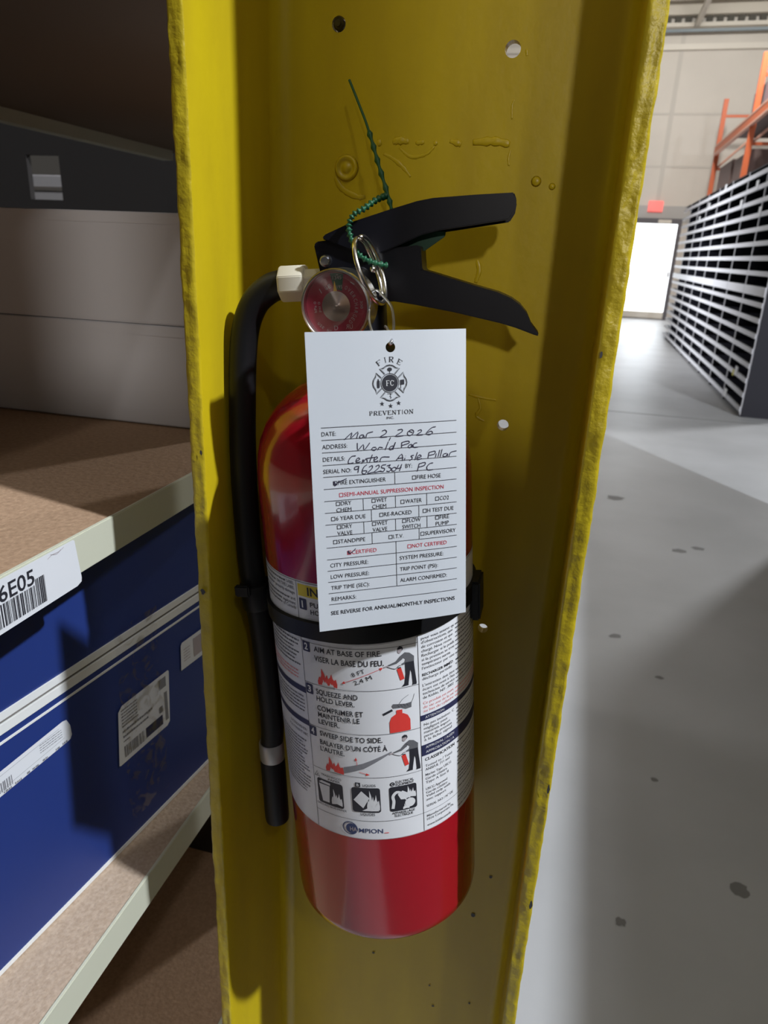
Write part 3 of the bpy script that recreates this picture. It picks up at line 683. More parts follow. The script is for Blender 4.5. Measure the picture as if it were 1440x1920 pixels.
BK.text('ORDURES\u00b7BOIS\u00b7PAPIER', -25.7, 106.6, 1.5, 21.8); BK.text('LIQUIDES', 5.0, 106.2, 1.8, 9.0, bold=.01); BK.text('APPAREILLAGE', 24.6, 106.4, 1.7, 14.5, bold=.01); BK.text('\u00c9LECTRIQUE', 26.2, 104.3, 1.7, 11.6, bold=.01)
# maker's line
BLU = Ink(); BLU.ring(-2.6, 95.0, 5.0, .7, 15, 345); BLU.disc(-1.4, 94.8, 3.9); WHs = WH
BLU.text('MPION', 3.2, 92.7, 3.2, 15.2, bold=.012); SV.text('HA', -2.6, 93.0, 3.2, 4.6, bold=.012); SV.ring(-2.6, 95.0, 4.2, .5, 100, 260); RD.rect(19.2, 92.6, 22.0, 93.1)
# right-hand text column
rows = [(224.6, 'pour vous assurer qu'), (222.0, "d'obstructions, que"), (219.2, 'de corrosion et que'), (216.4, 'charg\u00e9. Nous recom'), (213.5, 'Recharger si le poids'), (210.6, 'si la pression se trou'), (207.8, 'temp\u00e9rature norma'), (205.0, "l'extincteur par une"),
        (200.6, 'RECHARGER IMM\u00c9D'), (197.9, 'd\u00e9charge partielle'), (193.6, "L'entretien doit \u00eatre"), (190.8, "\u00e9cart est not\u00e9 \u00e0 l'ins"), (188.0, 'technicien de service'), (185.2, 'de Kidde, N/F. 3002'),
        (166.4, 'Ne pas incin\u00e9rer. C'), (163.7, 'n\u00e9gligent peut'), (161.0, 'mat\u00e9riels import'), (158.3, 'perte de pression'), (155.6, '\u00e0 la fiche signal'), (141.2, 'CLASSIFICATION'), (136.6, 'Tested to / Test\u00e9'), (133.9, 'ANSI/UL 711 and'),
        (130.0, 'Marine Type USCG'), (127.2, 'Garde c\u00f4ti\u00e8re'), (124.4, 'Type A Size II'), (119.4, 'USCG Approved'), (116.7, 'Garde c\u00f4ti\u00e8re'), (114.1, 'Valid only with'), (111.3, 'avec support'), (106.4, 'SERIAL NO / N\u00b0 DE'), (98.8, 'Manufactured by'), (96.2, '1016 Corporate Pa'), (91.6, 'www.kiddecanada')]
for v, t in rows:
    big = t.isupper() and v != 106.4
    (BK if big else MG).text(t, 47.2, v - 1.0, 2.1 if t == 'CLASSIFICATION' else 1.75, {True: 24, False: min(25.5, 1.28 * len(t))}[big], bold=.012 if big else 0.004)
    (BK if big else MG).greek(74, 124, v - 1.0, 1.0)
for v, t in ((181.4, 'Ce produit est muni'), (178.6, 'de vie ans de la mi'), (175.9, 'au bas du cylindre')):
    PK.text(t, 47.2, v - 1.0, 1.8, 24); PK.greek(73, 110, v - 1, 1.0)
NV.rect(45.1, 169.2, 128, 173.1); WH.text('ATTENTION:', 48.2, 170.4, 1.6, 14.5)
NV.rect(45.1, 144.2, 128, 152.0); WH.text('APPROVAL / AGEN', 47.8, 149.2, 1.7, 23); WH.text('APPROBATION / A', 47.8, 145.8, 1.7, 23)
# left-hand text column, mostly round the bend
for v, t in ((257.6, 'LABEL'), (254.6, 'ON THIS LABEL'), (251.6, 'property damage'), (247.6, 'and'), (244.8, 'equipment'), (242.2, 'of Canada')):
    w_ = 1.35 * len(t); MG.text(t, -28.4 - w_, v, 1.9, w_, bold=.008); MG.greek(-84, -29.6 - w_, v + .2, 1.1)
v = 221.0
while v > 202.5: MG.greek(-84, -28.6 - random.uniform(0, 6), v, 1.2); v -= 2.7
for v in (199.8, 197.4, 195.0): PK.greek(-76, -29 - random.uniform(0, 4), v, 1.1)
NV.rect(-92, 186.4, -26.8, 190.4); NV.rect(-92, 163.2, -26.8, 167.0)
for v in (182.8, 180.2, 177.6, 175.0, 172.4): MG.greek(-84, -29, v, 1.0)
MG.text('EXTINGUISHER/', -46.5, 158.4, 1.9, 17.5); MG.text('POLYVALENT ABC', -48.5, 154.8, 1.9, 20)
v = 150
while v > 108: MG.greek(-84, -29 - random.uniform(0, 7), v, 1.0); v -= 2.5
for nm, ink, m, dz in (('label_heading', YL, 'yellow_ink', .00022), ('label_black_print', BK, 'ink', .00034), ('label_heading_bar', NV, 'navy_ink', .00030), ('label_grey_print', MG, 'mid_ink', .00030), ('label_spray_print', GR, 'grey_ink', .00026),
                       ('label_red_print', RD, 'bright_red_ink', .00038), ('label_pink_print', PK, 'pink_ink', .00030), ('label_blue_print', BLU, 'blue_ink', .00028), ('label_silver_print', SV, 'silver_ink', .00042), ('label_white_print', WH, 'white_ink', .00046)):
    ink.put(nm, M[m], lab, on_cyl(dz), 4)
# retaining band with its hose clip
bm = bmesh.new(); n = 72; V0, V1 = .2262, .2380
ra = []
for r, z in ((R0 + .0004, V0), (R0 + .0022, V0 + .0006), (R0 + .0024, V1 - .0006), (R0 + .0004, V1)):
    ra.append([bm.verts.new((r * math.sin(2 * PI * k / n), -r * math.cos(2 * PI * k / n), z + .004 * max(0.0, math.sin(2 * PI * k / n)) ** 2 - .004 * max(0.0, -math.sin(2 * PI * k / n)) ** 2)) for k in range(n)])
for a, b in zip(ra, ra[1:] + ra[:1]):
    for k in range(n): bm.faces.new((a[k], a[(k + 1) % n], b[(k + 1) % n], b[k]))
bd = finish(bm, 'hose_band', M['rubber'], fx, True)
bm = bmesh.new(); prof_c = [(.0098 * math.cos(a), .0098 * math.sin(a)) for a in [2 * PI * k / 20 for k in range(20)]]
lathe(bm, [(.0083, -.0085), (.0108, -.0085), (.0112, -.007), (.0112, .007), (.0108, .0085), (.0083, .0085)], 24, HD @ Matrix.Translation((-.0785, 0, .2230)) @ Matrix.Rotation(math.radians(-4), 4, 'Y'))
finish(bm, 'hose_clip', M['rubber'], bd, True)
boxo('clip_web', -.0700, -.0600, -.006, .006, .2165, .2295, M['rubber'], bd, bevel=.001, mtx=HD)
boxo('clip_tab', -.0890, -.0790, -.0135, -.0095, .2265, .2345, M['rubber'], bd, bevel=.001, mtx=HD)
bm = bmesh.new(); box(bm, -.0105, .0105, -.0030, .0030, .2170, .2430, Matrix.Rotation(1.60, 4, 'Z') @ Matrix.Translation((0, -R0 - .0032, 0)))
finish(bm, 'band_buckle', M['rubber'], bd, True, bevel=.0012)
# valve, levers
bm = bmesh.new(); lathe(bm, [(0, .370), (.0225, .370), (.0235, .3725), (.0235, .380), (.0200, .3825), (.0150, .384), (.0138, .390), (.0138, .424), (.0120, .427), (0, .427)], 32, HD @ Matrix.Translation((.004, 0, 0)))
vb = finish(bm, 'valve_body', M['black'], fx, True)
bm = bmesh.new()
low = [(-18.7, 439.5), (-17.0, 441.2), (-4, 442.0), (12, 435.0), (27, 436.0), (38.6, 436.6), (39.8, 435.4), (39.8, 424.0), (55, 419.2), (69.2, 414.4), (80, 411.0), (87.2, 407.6), (92.0, 404.0), (95.7, 399.3), (98.0, 393.6), (101.2, 389.2), (101.6, 387.8), (99.6, 388.2), (89.8, 392.2), (81.3, 395.0), (56.8, 401.5), (35.7, 406.2), (24.4, 408.4), (6, 409.0), (-9, 414), (-16.4, 426.0)]
low = [(x / 1000, z / 1000) for x, z in low]
for y0, y1 in ((-.0112, -.0096), (.0096, .0112)): prism(bm, low, y0, y1, HD)
def strip(bm, pts, t, y):
    P = [Vector((x / 1000, 0, z / 1000)) for x, z in pts]; q = []
    for i, p in enumerate(P):
        d = (P[min(i + 1, len(P) - 1)] - P[max(i - 1, 0)]).normalized(); q.append(p + Vector((d.z, 0, -d.x)) * t)
    prism(bm, [(p.x, p.z) for p in P] + [(p.x, p.z) for p in q[::-1]], -y, y, HD)
strip(bm, [(39.8, 436.0), (39.9, 430), (40.2, 424.2), (55, 419.2), (69.2, 414.4), (80, 411.0), (87.2, 407.6), (92.0, 404.0), (95.7, 399.3), (98.0, 393.8), (102.2, 388.2)], .0016, .0108)
finish(bm, 'carry_handle', M['black'], vb, True, bevel=.0005, seg=2)
bm = bmesh.new()
top = [(-13.2, 442.2), (-12.2, 444.2), (3.8, 449.9), (23.9, 454.7), (38.6, 457.9), (47, 458.9), (70, 459.1), (88.2, 458.9), (89.5, 455.6), (88.6, 450.5), (85.7, 446.3), (67, 444.6), (49, 443.0), (40.5, 441.4), (28, 436.8), (20.5, 434.2), (12.9, 432.4), (2, 436.0)]
top = [(x / 1000, z / 1000) for x, z in top]
for y0, y1 in ((-.0132, -.0117), (.0117, .0132)): prism(bm, top, y0, y1, HD)
strip(bm, [(-12.2, 444.2), (3.8, 449.9), (23.9, 454.7), (38.6, 457.9), (47, 458.9), (70, 459.1), (88.2, 458.9), (89.5, 455.6)], .0016, .0128)
finish(bm, 'squeeze_lever', M['black'], vb, True, bevel=.0005, seg=2)
bm = bmesh.new(); lathe(bm, [(0, .0152), (.0022, .0150), (.0030, .0140), (.0033, .0128), (.0033, -.0128), (.0030, -.0140), (0, -.0150)], 20, HD @ Matrix.Translation((-.0124, 0, .4311)) @ Matrix.Rotation(PI / 2, 4, 'X'))
finish(bm, 'rivet', M['steel'], vb, True)
bm = bmesh.new(); lathe(bm, [(0, 0), (.003, 0), (.003, .012), (0, .012)], 12, HD @ Matrix.Translation((.028, 0, .424))); finish(bm, 'valve_stem', M['steel'], vb, True)
# pull pin with its double ring
bm = bmesh.new(); RC = Vector((.0150, -.0300, .4245)); rv = Vector((.28, 0, -.96)).normalized(); rw = Vector((-.10, -.99, 0)).normalized(); rn = rv.cross(rw)
if rn.x < 0: rn = -rn
pts = []
for k in range(0, 61):
    a = -2.45 + k / 60 * (2 * PI + 2.75)
    pts.append(RC + .0170 * (math.cos(a + PI) * rv + math.sin(a) * rw * (1)) + rn * (.0034 * max(0, (k - 8) / 52) - .0008))
tube(bm, [HD @ p for p in pts], .00125, 10); finish(bm, 'pull_ring', M['chrome'], fx, 'all')
bm = bmesh.new(); tube(bm, [HD @ Vector(p) for p in ((.0150, .016, .4262), (.0150, -.016, .4262), (.0154, -.0210, .4250), (.0158, -.0235, .4262))], .0015, 10); finish(bm, 'safety_pin', M['chrome'], fx, 'all')
# pressure gauge
GC = Vector((-.0005, -.0450, .4085)); GM = HD @ Matrix.Translation(GC) @ Matrix.Rotation(math.radians(-4), 4, 'Z') @ Matrix.Rotation(PI / 2 + math.radians(2), 4, 'X')
bm = bmesh.new(); lathe(bm, [(0, -.031), (.0075, -.031), (.0075, -.0195), (.0150, -.0195), (.0176, -.0180), (.0183, -.0160), (.0183, -.0030), (.0186, -.0022), (.0186, -.0004), (.0180, .0006), (.0172, .0008), (.0167, .0001), (.0166, -.0030), (0, -.0030)], 64, GM)
ga = finish(bm, 'pressure_gauge', M['chrome'], fx, True)
bm = bmesh.new(); lathe(bm, [(0, -.0026), (.0165, -.0026), (.0165, -.00285), (0, -.00285)], 64, GM); finish(bm, 'dial', M['dial'], ga)
bm = bmesh.new(); pr_ = [(0, -.0010), (.0006, -.0009), (.0009, -.0016)]
for k in range(1, 13):
    r = .0009 + k * .00055; pr_ += [(r - .0002, -.0020), (r, -.0015)]
pr_ += [(.0076, -.0022), (.0076, -.0026), (0, -.0026)]
lathe(bm, pr_, 56, GM); finish(bm, 'coil', M['chrome'], ga, True)
def on_dial(dz): return lambda u, v: GM @ Vector((u / 1000, v / 1000, dz))
Ink().poly([(-2.3, 15.9), (0, 16.15), (2.5, 16.0), (4.8, 15.4), (3.4, 7.4), (1.5, 8), (-.5, 8)]).put('green_zone', M['green'], ga, on_dial(-.00250))
Ink().poly([(0.1, 12.6), (-.8, 7.4), (1.2, 7.5)]).put('needle', M['needle'], ga, on_dial(-.00140))
k = Ink(); k.text('1345', -1.0, 13.0, 1.7, 4.6); k.text('195', .9, 8.6, 1.6, 2.9); k.rect(.9, 15.0, 2.0, 15.4)
def on_arc(body, r, a0, h, adv):
    for i, ch in enumerate(body):
        a = math.radians(a0 - i * adv); k.text(ch, r * math.cos(a), r * math.sin(a), h, 1.25 if ch not in 'I0' else None, rot=math.degrees(a) - 90)
on_arc('OVERCHARGED', 9.6, 60, 1.9, 10.6); on_arc('GE', 9.3, 122, 1.9, 11)
k.text('kPa 0', -10.9, -2.8, 1.3, 5.4, rot=90); k.text('psi 0', -8.7, -2.6, 1.3, 5.0, rot=90); k.text('300', 12.6, 2.2, 1.4, 3.8, rot=-90)
def on_low(body, r, a0, h, adv):
    for i, ch in enumerate(body):
        a = math.radians(a0 + i * adv); k.text(ch, r * math.cos(a), r * math.sin(a), h, 1.0, rot=math.degrees(a) + 90)
on_low('USE NO', 14.0, 217, 1.4, 6.4)
k.text('D', -2.1, -11.9, 2.2, 2.0); k.text('U', 6.2, -11.4, 2.2, 1.6)
k.v_before = len(k.v); b_ = len(k.v); k.text('R', 0, 0, 2.2, 1.6)
for i in range(b_, len(k.v)): k.v[i] = (5.8 - k.v[i][0], k.v[i][1] - 11.4)
k.stroke([(-7.4, 6.6), (-8.6, 8.8)], .45); k.stroke([(8.2, 11.5), (10.2, 10.2)], .5)
k.put('dial_print', M['silver_ink'], ga, on_dial(-.00245))
bm = bmesh.new(); lathe(bm, [(.0168, -.0002), (.0140, .0002), (.007, .0005), (0, .0006)], 48, GM); finish(bm, 'lens', M['crystal'], ga, 'all')
# hose with its fitting, ferrule and nozzle
bm = bmesh.new()
XR = Matrix.Rotation(-PI / 2, 4, 'Y')     # local z -> -x
lathe(bm, [(0, -.006), (.0080, -.006), (.0080, .006), (.0100, .006), (.0106, .0075), (.0106, .0195), (.0098, .0210), (.0090, .0210), (0, .0210)], 8, HD @ Matrix.Translation((-.0215, 0, .4200)) @ XR @ Matrix.Rotation(math.radians(22.5), 4, 'Z'))
ft = finish(bm, 'hose_fitting', M['cream_plastic'], fx, True, bevel=.0004)
bm = bmesh.new(); hp = smooth_path([(-.0400, 0, .4200), (-.0500, .001, .4178), (-.0610, .001, .4090), (-.0690, .001, .3900), (-.0745, 0, .3500), (-.0788, 0, .3030), (-.0808, 0, .2440), (-.0782, 0, .1880), (-.0788, 0, .1230), (-.0812, 0, .1030)], 8)
tube(bm, [HD @ p for p in hp], .0082, 20); finish(bm, 'hose', M['rubber'], fx, 'all')
dn = (Vector((-.0835, 0, .0340)) - Vector((-.0812, 0, .1050))).normalized()
NM = HD @ Matrix.Translation((-.0812, 0, .1050)) @ dn.to_track_quat('Z', 'Y').to_matrix().to_4x4()
bm = bmesh.new(); lathe(bm, [(0, -.0005), (.0086, -.0005), (.0090, .0006), (.0090, .0136), (.0086, .0147), (0, .0147)], 28, NM); finish(bm, 'ferrule', M['alu'], fx, True)
bm = bmesh.new(); lathe(bm, [(.0060, .0147), (.0088, .0147), (.0090, .0160), (.0090, .066), (.0086, .0695), (.0060, .0700), (.0045, .0660), (.0045, .040), (0, .040)], 28, NM); finish(bm, 'nozzle', M['rubber'], fx, True)
def resize(root, s):
    for ch in root.children_recursive:
        if ch.type == 'MESH': ch.data.transform(Matrix.Scale(s, 4))
CAM_SCALE = 1.11                # units above are for a smaller cylinder; extinguisher and tag scaled about the camera
resize(fx, CAM_SCALE)
# wall hook that carries it
hk = empty('wall_hook', (-.1310, WB0, 1.262), 'dark steel hook plate on the column web behind the extinguisher neck', 'hook')
boxo('hook_plate', -.016, .016, -.0030, -.0002, -.06, .03, M['dark_panel'], hk, bevel=.001)
bm = bmesh.new(); tube(bm, smooth_path([(0, -.002, .012), (0, -.030, .010), (0, -.050, .013), (0, -.0545, .022)], 5), .003, 8); finish(bm, 'hook_arm', M['dark_panel'], hk, 'all')

# ------------------------------------------------------------------ green tamper seal
se = empty('tamper_seal', (-.135, .48, 1.37), 'dark green beaded plastic tamper seal looped through the pull ring and lever', 'seal')
SO = Vector((-.135, .48, 1.37))
def w2(p): return Vector(p) - SO
up_ = smooth_path([(-0.1676, 0.5110, 1.4542), (-0.1592, 0.5065, 1.4395), (-0.1509, 0.5011, 1.4246), (-0.1396, 0.4929, 1.4001), (-0.1288, 0.4869, 1.3750), (-0.1297, 0.4796, 1.3707), (-0.1299, 0.4607, 1.3678)], 16)  # strap points pushed along the camera's line of sight, each by its own factor
bm = bmesh.new()
def beads(path, i0): return [(.00085 if i < i0 else (.00105 + .0011 * (0.5 + 0.5 * math.cos(i * 2 * PI / 5)) ** 2)) for i in range(len(path))]
tube(bm, [w2(p) for p in up_], beads(up_, 34), 8); finish(bm, 'seal_strap', M['green'], se, 'all')
fxm = Matrix.Translation(E0) @ Matrix.Rotation(math.radians(-5.2337), 4, 'Y') @ HD @ Matrix.Scale(CAM_SCALE, 4)
lo_ = smooth_path([fxm @ Vector(p) for p in ((.020, .0, .4625), (.0160, -.008, .4600), (.0110, -.0140, .4560), (.0055, -.0165, .4530), (.0028, -.0175, .4475), (.0045, -.0200, .4405), (.0090, -.0240, .4330), (.0155, -.0210, .4290), (.0220, -.0150, .4270))], 14)
bm = bmesh.new(); tube(bm, [w2(p) for p in lo_], beads(lo_, 0), 8); finish(bm, 'seal_loop', M['green'], se, 'all')
bm = bmesh.new(); prism(bm, [(x / 1000, z / 1000) for x, z in ((52.2, 443.0), (51.6, 440.4), (40.2, 433.6), (33, 433.9), (26, 438), (27, 445))], -.0012, .0012, Matrix.Translation(-SO) @ fxm)
finish(bm, 'seal_flag', M['dark_green'], se, False, bevel=.0004)

# ------------------------------------------------------------------ inspection tag
tx = Vector((.8641, .5021, .0348)); tu = Vector((-.0955, .0957, .9908)); tu = (tu - tx * tu.dot(tx)).normalized(); tx.normalize(); ty = tu.cross(tx)
tg = empty('inspection_tag', (0, 0, 0), 'white card inspection tag with printed form hanging from the pull ring', 'tag')
TC = Vector((-0.09753, 0.37198, 1.31043))
tg.matrix_world = Matrix(((tx.x, ty.x, tu.x, TC.x), (tx.y, ty.y, tu.y, TC.y), (tx.z, ty.z, tu.z, TC.z), (0, 0, 0, 1)))
def on_tag(dz):
    def f(u, v):
        b = .0016 * max(0.0, (u - 16) / 24) ** 2
        return Vector((u / 1000, b - dz, v / 1000))
    return f
bm = bmesh.new(); TW, TH = 40.05, 148.4
ol = [(-TW, 0), (TW, 0), (TW, -TH), (-TW, -TH)]; hl = [(.9 + 2.4 * math.cos(2 * PI * k / 28), -7.84 + 2.4 * math.sin(2 * PI * k / 28)) for k in range(28)]
es = []
for L in (ol, hl):
    vs = [bm.verts.new((x, y, 0)) for x, y in L]; es += [bm.edges.new((vs[k], vs[(k + 1) % len(vs)])) for k in range(len(vs))]
bmesh.ops.triangle_fill(bm, use_beauty=True, edges=es)
for i in range(-9, 10): bmesh.ops.bisect_plane(bm, geom=bm.verts[:] + bm.edges[:] + bm.faces[:], plane_co=(i * 4.0, 0, 0), plane_no=(1, 0, 0))
ff = on_tag(0)
r_ = bmesh.ops.extrude_face_region(bm, geom=bm.faces[:])
bk = [g for g in r_['geom'] if isinstance(g, bmesh.types.BMVert)]; bks = set(bk)
for v in bm.verts:
    p = ff(v.co.x, v.co.y); v.co = p + (Vector((0, .00035, 0)) if v in bks else Vector((0, 0, 0)))
finish(bm, 'card', M['tag'], tg)
BK, RD, BO = Ink(), Ink(), Ink()
# emblem
def serif(ink, ch, u, v, h, w, fn=None):
    """small serifed capitals drawn from stems, hairlines and slab serifs on a unit box"""
    S, T = .20, .075
    st = {'F': [('b', 0, .1, 1), ('h', 0, .9, 1), ('h', .2, .7, .52), ('s', .1, 0), ('t', .93, .78, .98)], 'I': [('b', 0, .4, 1), ('s', .4, 0), ('s', .4, 1)],
          'R': [('b', 0, .1, 1), ('h', .2, .7, 1), ('h', .2, .7, .5), ('b2', .68, .5, 1), ('d', .45, .5, .92, 0), ('s', .1, 0), ('h', .78, 1.05, .05)], 'E': [('b', 0, .1, 1), ('h', 0, .92, 1), ('h', .2, .7, .53), ('h', 0, .95, .06), ('t', .9, .78, .98), ('t', .93, .04, .26)],
          'P': [('b', 0, .1, 1), ('h', .2, .72, 1), ('h', .2, .72, .48), ('b2', .7, .48, 1), ('s', .1, 0), ('h', 0, .2, 1)], 'V': [('d', .12, 1, .5, 0), ('dt', .88, 1, .5, 0), ('s', .0, 1), ('s', .72, 1)],
          'N': [('dt', .16, 0, .16, 1), ('d', .12, 1, .86, 0), ('dt', .86, 0, .86, 1), ('s', .0, 0), ('s', .7, 1)], 'T': [('b', 0, .4, 1), ('h', .02, .98, 1), ('s', .4, 0), ('t', .05, .78, .98), ('t', .95, .78, .98)],
          'O': [('o', 0)], 'C': [('c', 0), ('t', .92, .70, .98)]}[ch]
    P = lambda x, y: (fn(x, y) if fn else (u + x * w, v + y * h))
    q = lambda *l: ink.poly([P(*p) for p in l])
    for e in st:
        k = e[0]
        if k == 'b': q((e[2], 0), (e[2] + S, 0), (e[2] + S, 1), (e[2], 1))
        elif k == 'b2': q((e[1], e[2]), (e[1] + S, e[2] + .08), (e[1] + S, e[3] - .08), (e[1], e[3]))
        elif k == 'h': q((e[1], e[3] - T), (e[2], e[3] - T), (e[2], e[3]), (e[1], e[3]))
        elif k == 's': y = e[2]; q((e[1] - .12, y - (T if y else 0)), (e[1] + S + .12, y - (T if y else 0)), (e[1] + S + .12, y + (0 if y else T)), (e[1] - .12, y + (0 if y else T)))
        elif k == 't': q((e[1] - T / 2, e[2]), (e[1] + T / 2, e[2]), (e[1] + T / 2, e[3]), (e[1] - T / 2, e[3]))
        elif k in 'ddt': t = S / 2 if k == 'd' else T / 2; q((e[1] - t, e[2]), (e[1] + t, e[2]), (e[3] + t, e[4]), (e[3] - t, e[4]))
        elif k in 'oc':
            a0, a1 = (0, 360) if k == 'o' else (38, 322)
            for i in range(20):
                A = [math.radians(a0 + (a1 - a0) * (i + j) / 20) for j in (0, 1)]
                q(*[(.5 + rx * math.cos(a), .5 + ry * math.sin(a)) for a, rx, ry in ((A[0], .30, .44), (A[0], .48, .52), (A[1], .48, .52), (A[1], .30, .44))])
x = -10.5
for ch, w_ in zip('PREVENTION', (1.75, 2.1, 1.9, 2.1, 1.9, 2.2, 2.0, 1.0, 2.2, 2.2)): serif(BK, ch, x, -39.9, 2.05, w_); x += w_ + .33
for ch, a0, w_ in (('F', 129, 2.3), ('I', 106, 1.3), ('R', 92, 2.5), ('E', 66, 2.3)):
    def fn(X, Y, a0=a0, w_=w_):
        r = 8.6 + Y * 2.5; a = math.radians(a0 - X * w_ / 9.6 * 57.3); return (.2 + r * math.cos(a), -23.3 + r * math.sin(a))
    serif(BK, ch, 0, 0, 1, 1, fn)
BK.text('INC.', -1.9, -41.95, 1.1, 3.8, bold=.004)
EC = (.2, -24.7)
BK.disc(EC[0], EC[1], 4.0); BK.ring(EC[0], EC[1], 4.65, .28, n=40)
for rot in (0, 90, 180, 270):
    c, s = math.cos(math.radians(rot)), math.sin(math.radians(rot))
    T = lambda l: [(EC[0] + x * c - y * s, EC[1] + x * s + y * c) for x, y in l]
    out = [(2.6, 4.2), (5.0, 6.8), (3.2, 7.2), (1.6, 8.3), (0, 8.65), (-1.6, 8.3), (-3.2, 7.2), (-5.0, 6.8), (-2.6, 4.2)]
    BK.stroke(T(out), .34); BK.stroke(T([(x * .86, 4.35 + (y - 4.2) * .88) for x, y in out]), .16)
BK.disc(.2, -18.2, 1.2, .9); BK.rect(.05, -20.4, .35, -18.6)
BK.rrect(-6.3, -26.9, -4.9, -23.3, .45); BK.rect(-5.9, -23.4, -5.3, -22.6)
BK.poly([(5.3, -25.8), (7.4, -25.6), (7.4, -23.2), (5.3, -23.4)]); BK.rect(5.5, -27.4, 5.75, -25.6)
BK.stroke([(.1, -29.6), (.5, -30.4), (.1, -31.0), (.7, -31.6), (.3, -32.2)], .35); BK.rect(-1.2, -29.9, 1.4, -29.7)
for u, v in ((-4.0, -34.5), (.3, -35.7), (4.4, -34.5)):
    P = []
    for i in range(10): r = 1.25 if i % 2 == 0 else .5; a = math.radians(90 + i * 36); P.append((u + r * math.cos(a), v + r * math.sin(a)))
    for i in range(10): BK.poly([(u, v), P[i], P[(i + 1) % 10]])
WHT = Ink(); serif(WHT, 'F', -1.75, -26.0, 2.6, 1.75); serif(WHT, 'C', .25, -26.0, 2.6, 2.0)
WHT.put('emblem_letters', M['white_ink'], tg, on_tag(.00024))
# rules
LW = .13
for v in (-44.55, -50.55, -56.6, -62.8, -68.6, -74.6, -80.65, -86.6, -92.6, -98.6, -104.45, -110.55, -116.5, -122.4, -128.4, -134.4): BO.rect(-34.5, v - LW, 34.7, v + LW)
for u, v0, v1 in ((1.6, -74.6, -68.6), (-15, -86.6, -80.65), (1.65, -86.6, -80.65), (18.2, -86.6, -80.65), (-11, -92.6, -86.6), (13.9, -92.6, -86.6), (-15.1, -98.6, -92.6), (1.45, -98.6, -92.6), (18.2, -98.6, -92.6), (-11, -104.45, -98.6), (13.9, -104.45, -98.6), (1.4, -128.4, -104.45)): BO.rect(u - LW, v0, u + LW, v1)
# form wording
def item(ink, t, u, v, u1, h=2.0, chk=True):
    if chk: ink.frame(u, v - .1, u + 2.05, v + 1.95, .28); u += 2.45
    ink.text(t, u, v, h, u1 - u)
for t, u, v, u1 in (('DATE:', -34.4, -48.6, -27.4), ('ADDRESS:', -34.4, -54.8, -22.0), ('DETAILS:', -34.3, -60.9, -23.5), ('SERIAL NO:', -34.4, -66.9, -20.5), ('BY:', 7.2, -66.8, 10.7),
                    ('CITY PRESSURE:', -33, -114.7, -13.4), ('SYSTEM PRESSURE:', 3.2, -114.5, 27), ('LOW PRESSURE:', -33, -120.7, -13.2), ('TRIP POINT (PSI):', 3.2, -120.5, 23.9), ('TRIP TIME (SEC):', -33.1, -126.6, -13.2), ('ALARM CONFIRMED:', 3.2, -126.5, 28.9), ('REMARKS:', -33.1, -132.6, -20.4),
                    ('CHEM', -28.7, -86.5, -21.1), ('CHEM', -10.5, -86.3, -3.2), ('VALVE', -28.7, -98.4, -21.1), ('VALVE', -10.6, -98.2, -3.0), ('SWITCH', 5, -98.1, 14.6), ('PUMP', 22.9, -98.1, 30.2)): item(BK, t, u, v, u1, chk=False)
for t, u, v, u1 in (('FIRE EXTINGUISHER', -29.8, -72.8, -3.1), ('FIRE HOSE', 10.6, -72.9, 25.9), ('DRY', -28.8, -83.2, -21), ('WET', -10.7, -83.1, -2.8), ('WATER', 4.3, -84.9, 15.5), ('CO2', 22.8, -84.8, 30.3), ('6 YEAR DUE', -31.5, -90.7, -14), ('RE-RACKED', -6.9, -90.7, 10), ('H TEST DUE', 16, -90.6, 32.9),
                    ('DRY', -28.8, -95.1, -21), ('WET', -10.8, -95.0, -2.7), ('FLOW', 5, -94.9, 14.8), ('FIRE', 22.7, -94.8, 30.4), ('STANDPIPE', -31, -102.6, -14.6), ('I.T.V.', -2.4, -102.7, 5.4), ('SUPERVISORY', 14.6, -102.6, 34.1)): item(BK, t, u, v, u1)
for t, u, v, u1 in (('SEMI-ANNUAL SUPPRESSION INSPECTION', -27, -78.9, 27.4), ('CERTIFIED', -24.1, -108.8, -8.9), ('NOT CERTIFIED', 7.5, -108.6, 28.9)): item(RD, t, u, v, u1)
BK.text('SEE REVERSE FOR ANNUAL/MONTHLY INSPECTIONS', -33.8, -140.0, 1.95, 67.2, bold=.012)
BK.put('form_print', M['ink'], tg, on_tag(.00016), 4); BO.put('form_rules', M['ink'], tg, on_tag(.00014), 4); RD.put('form_red_print', M['red_ink'], tg, on_tag(.00016), 4)
PEN = Ink()  # stroke points below traced from image pixels, converted to tag millimetres
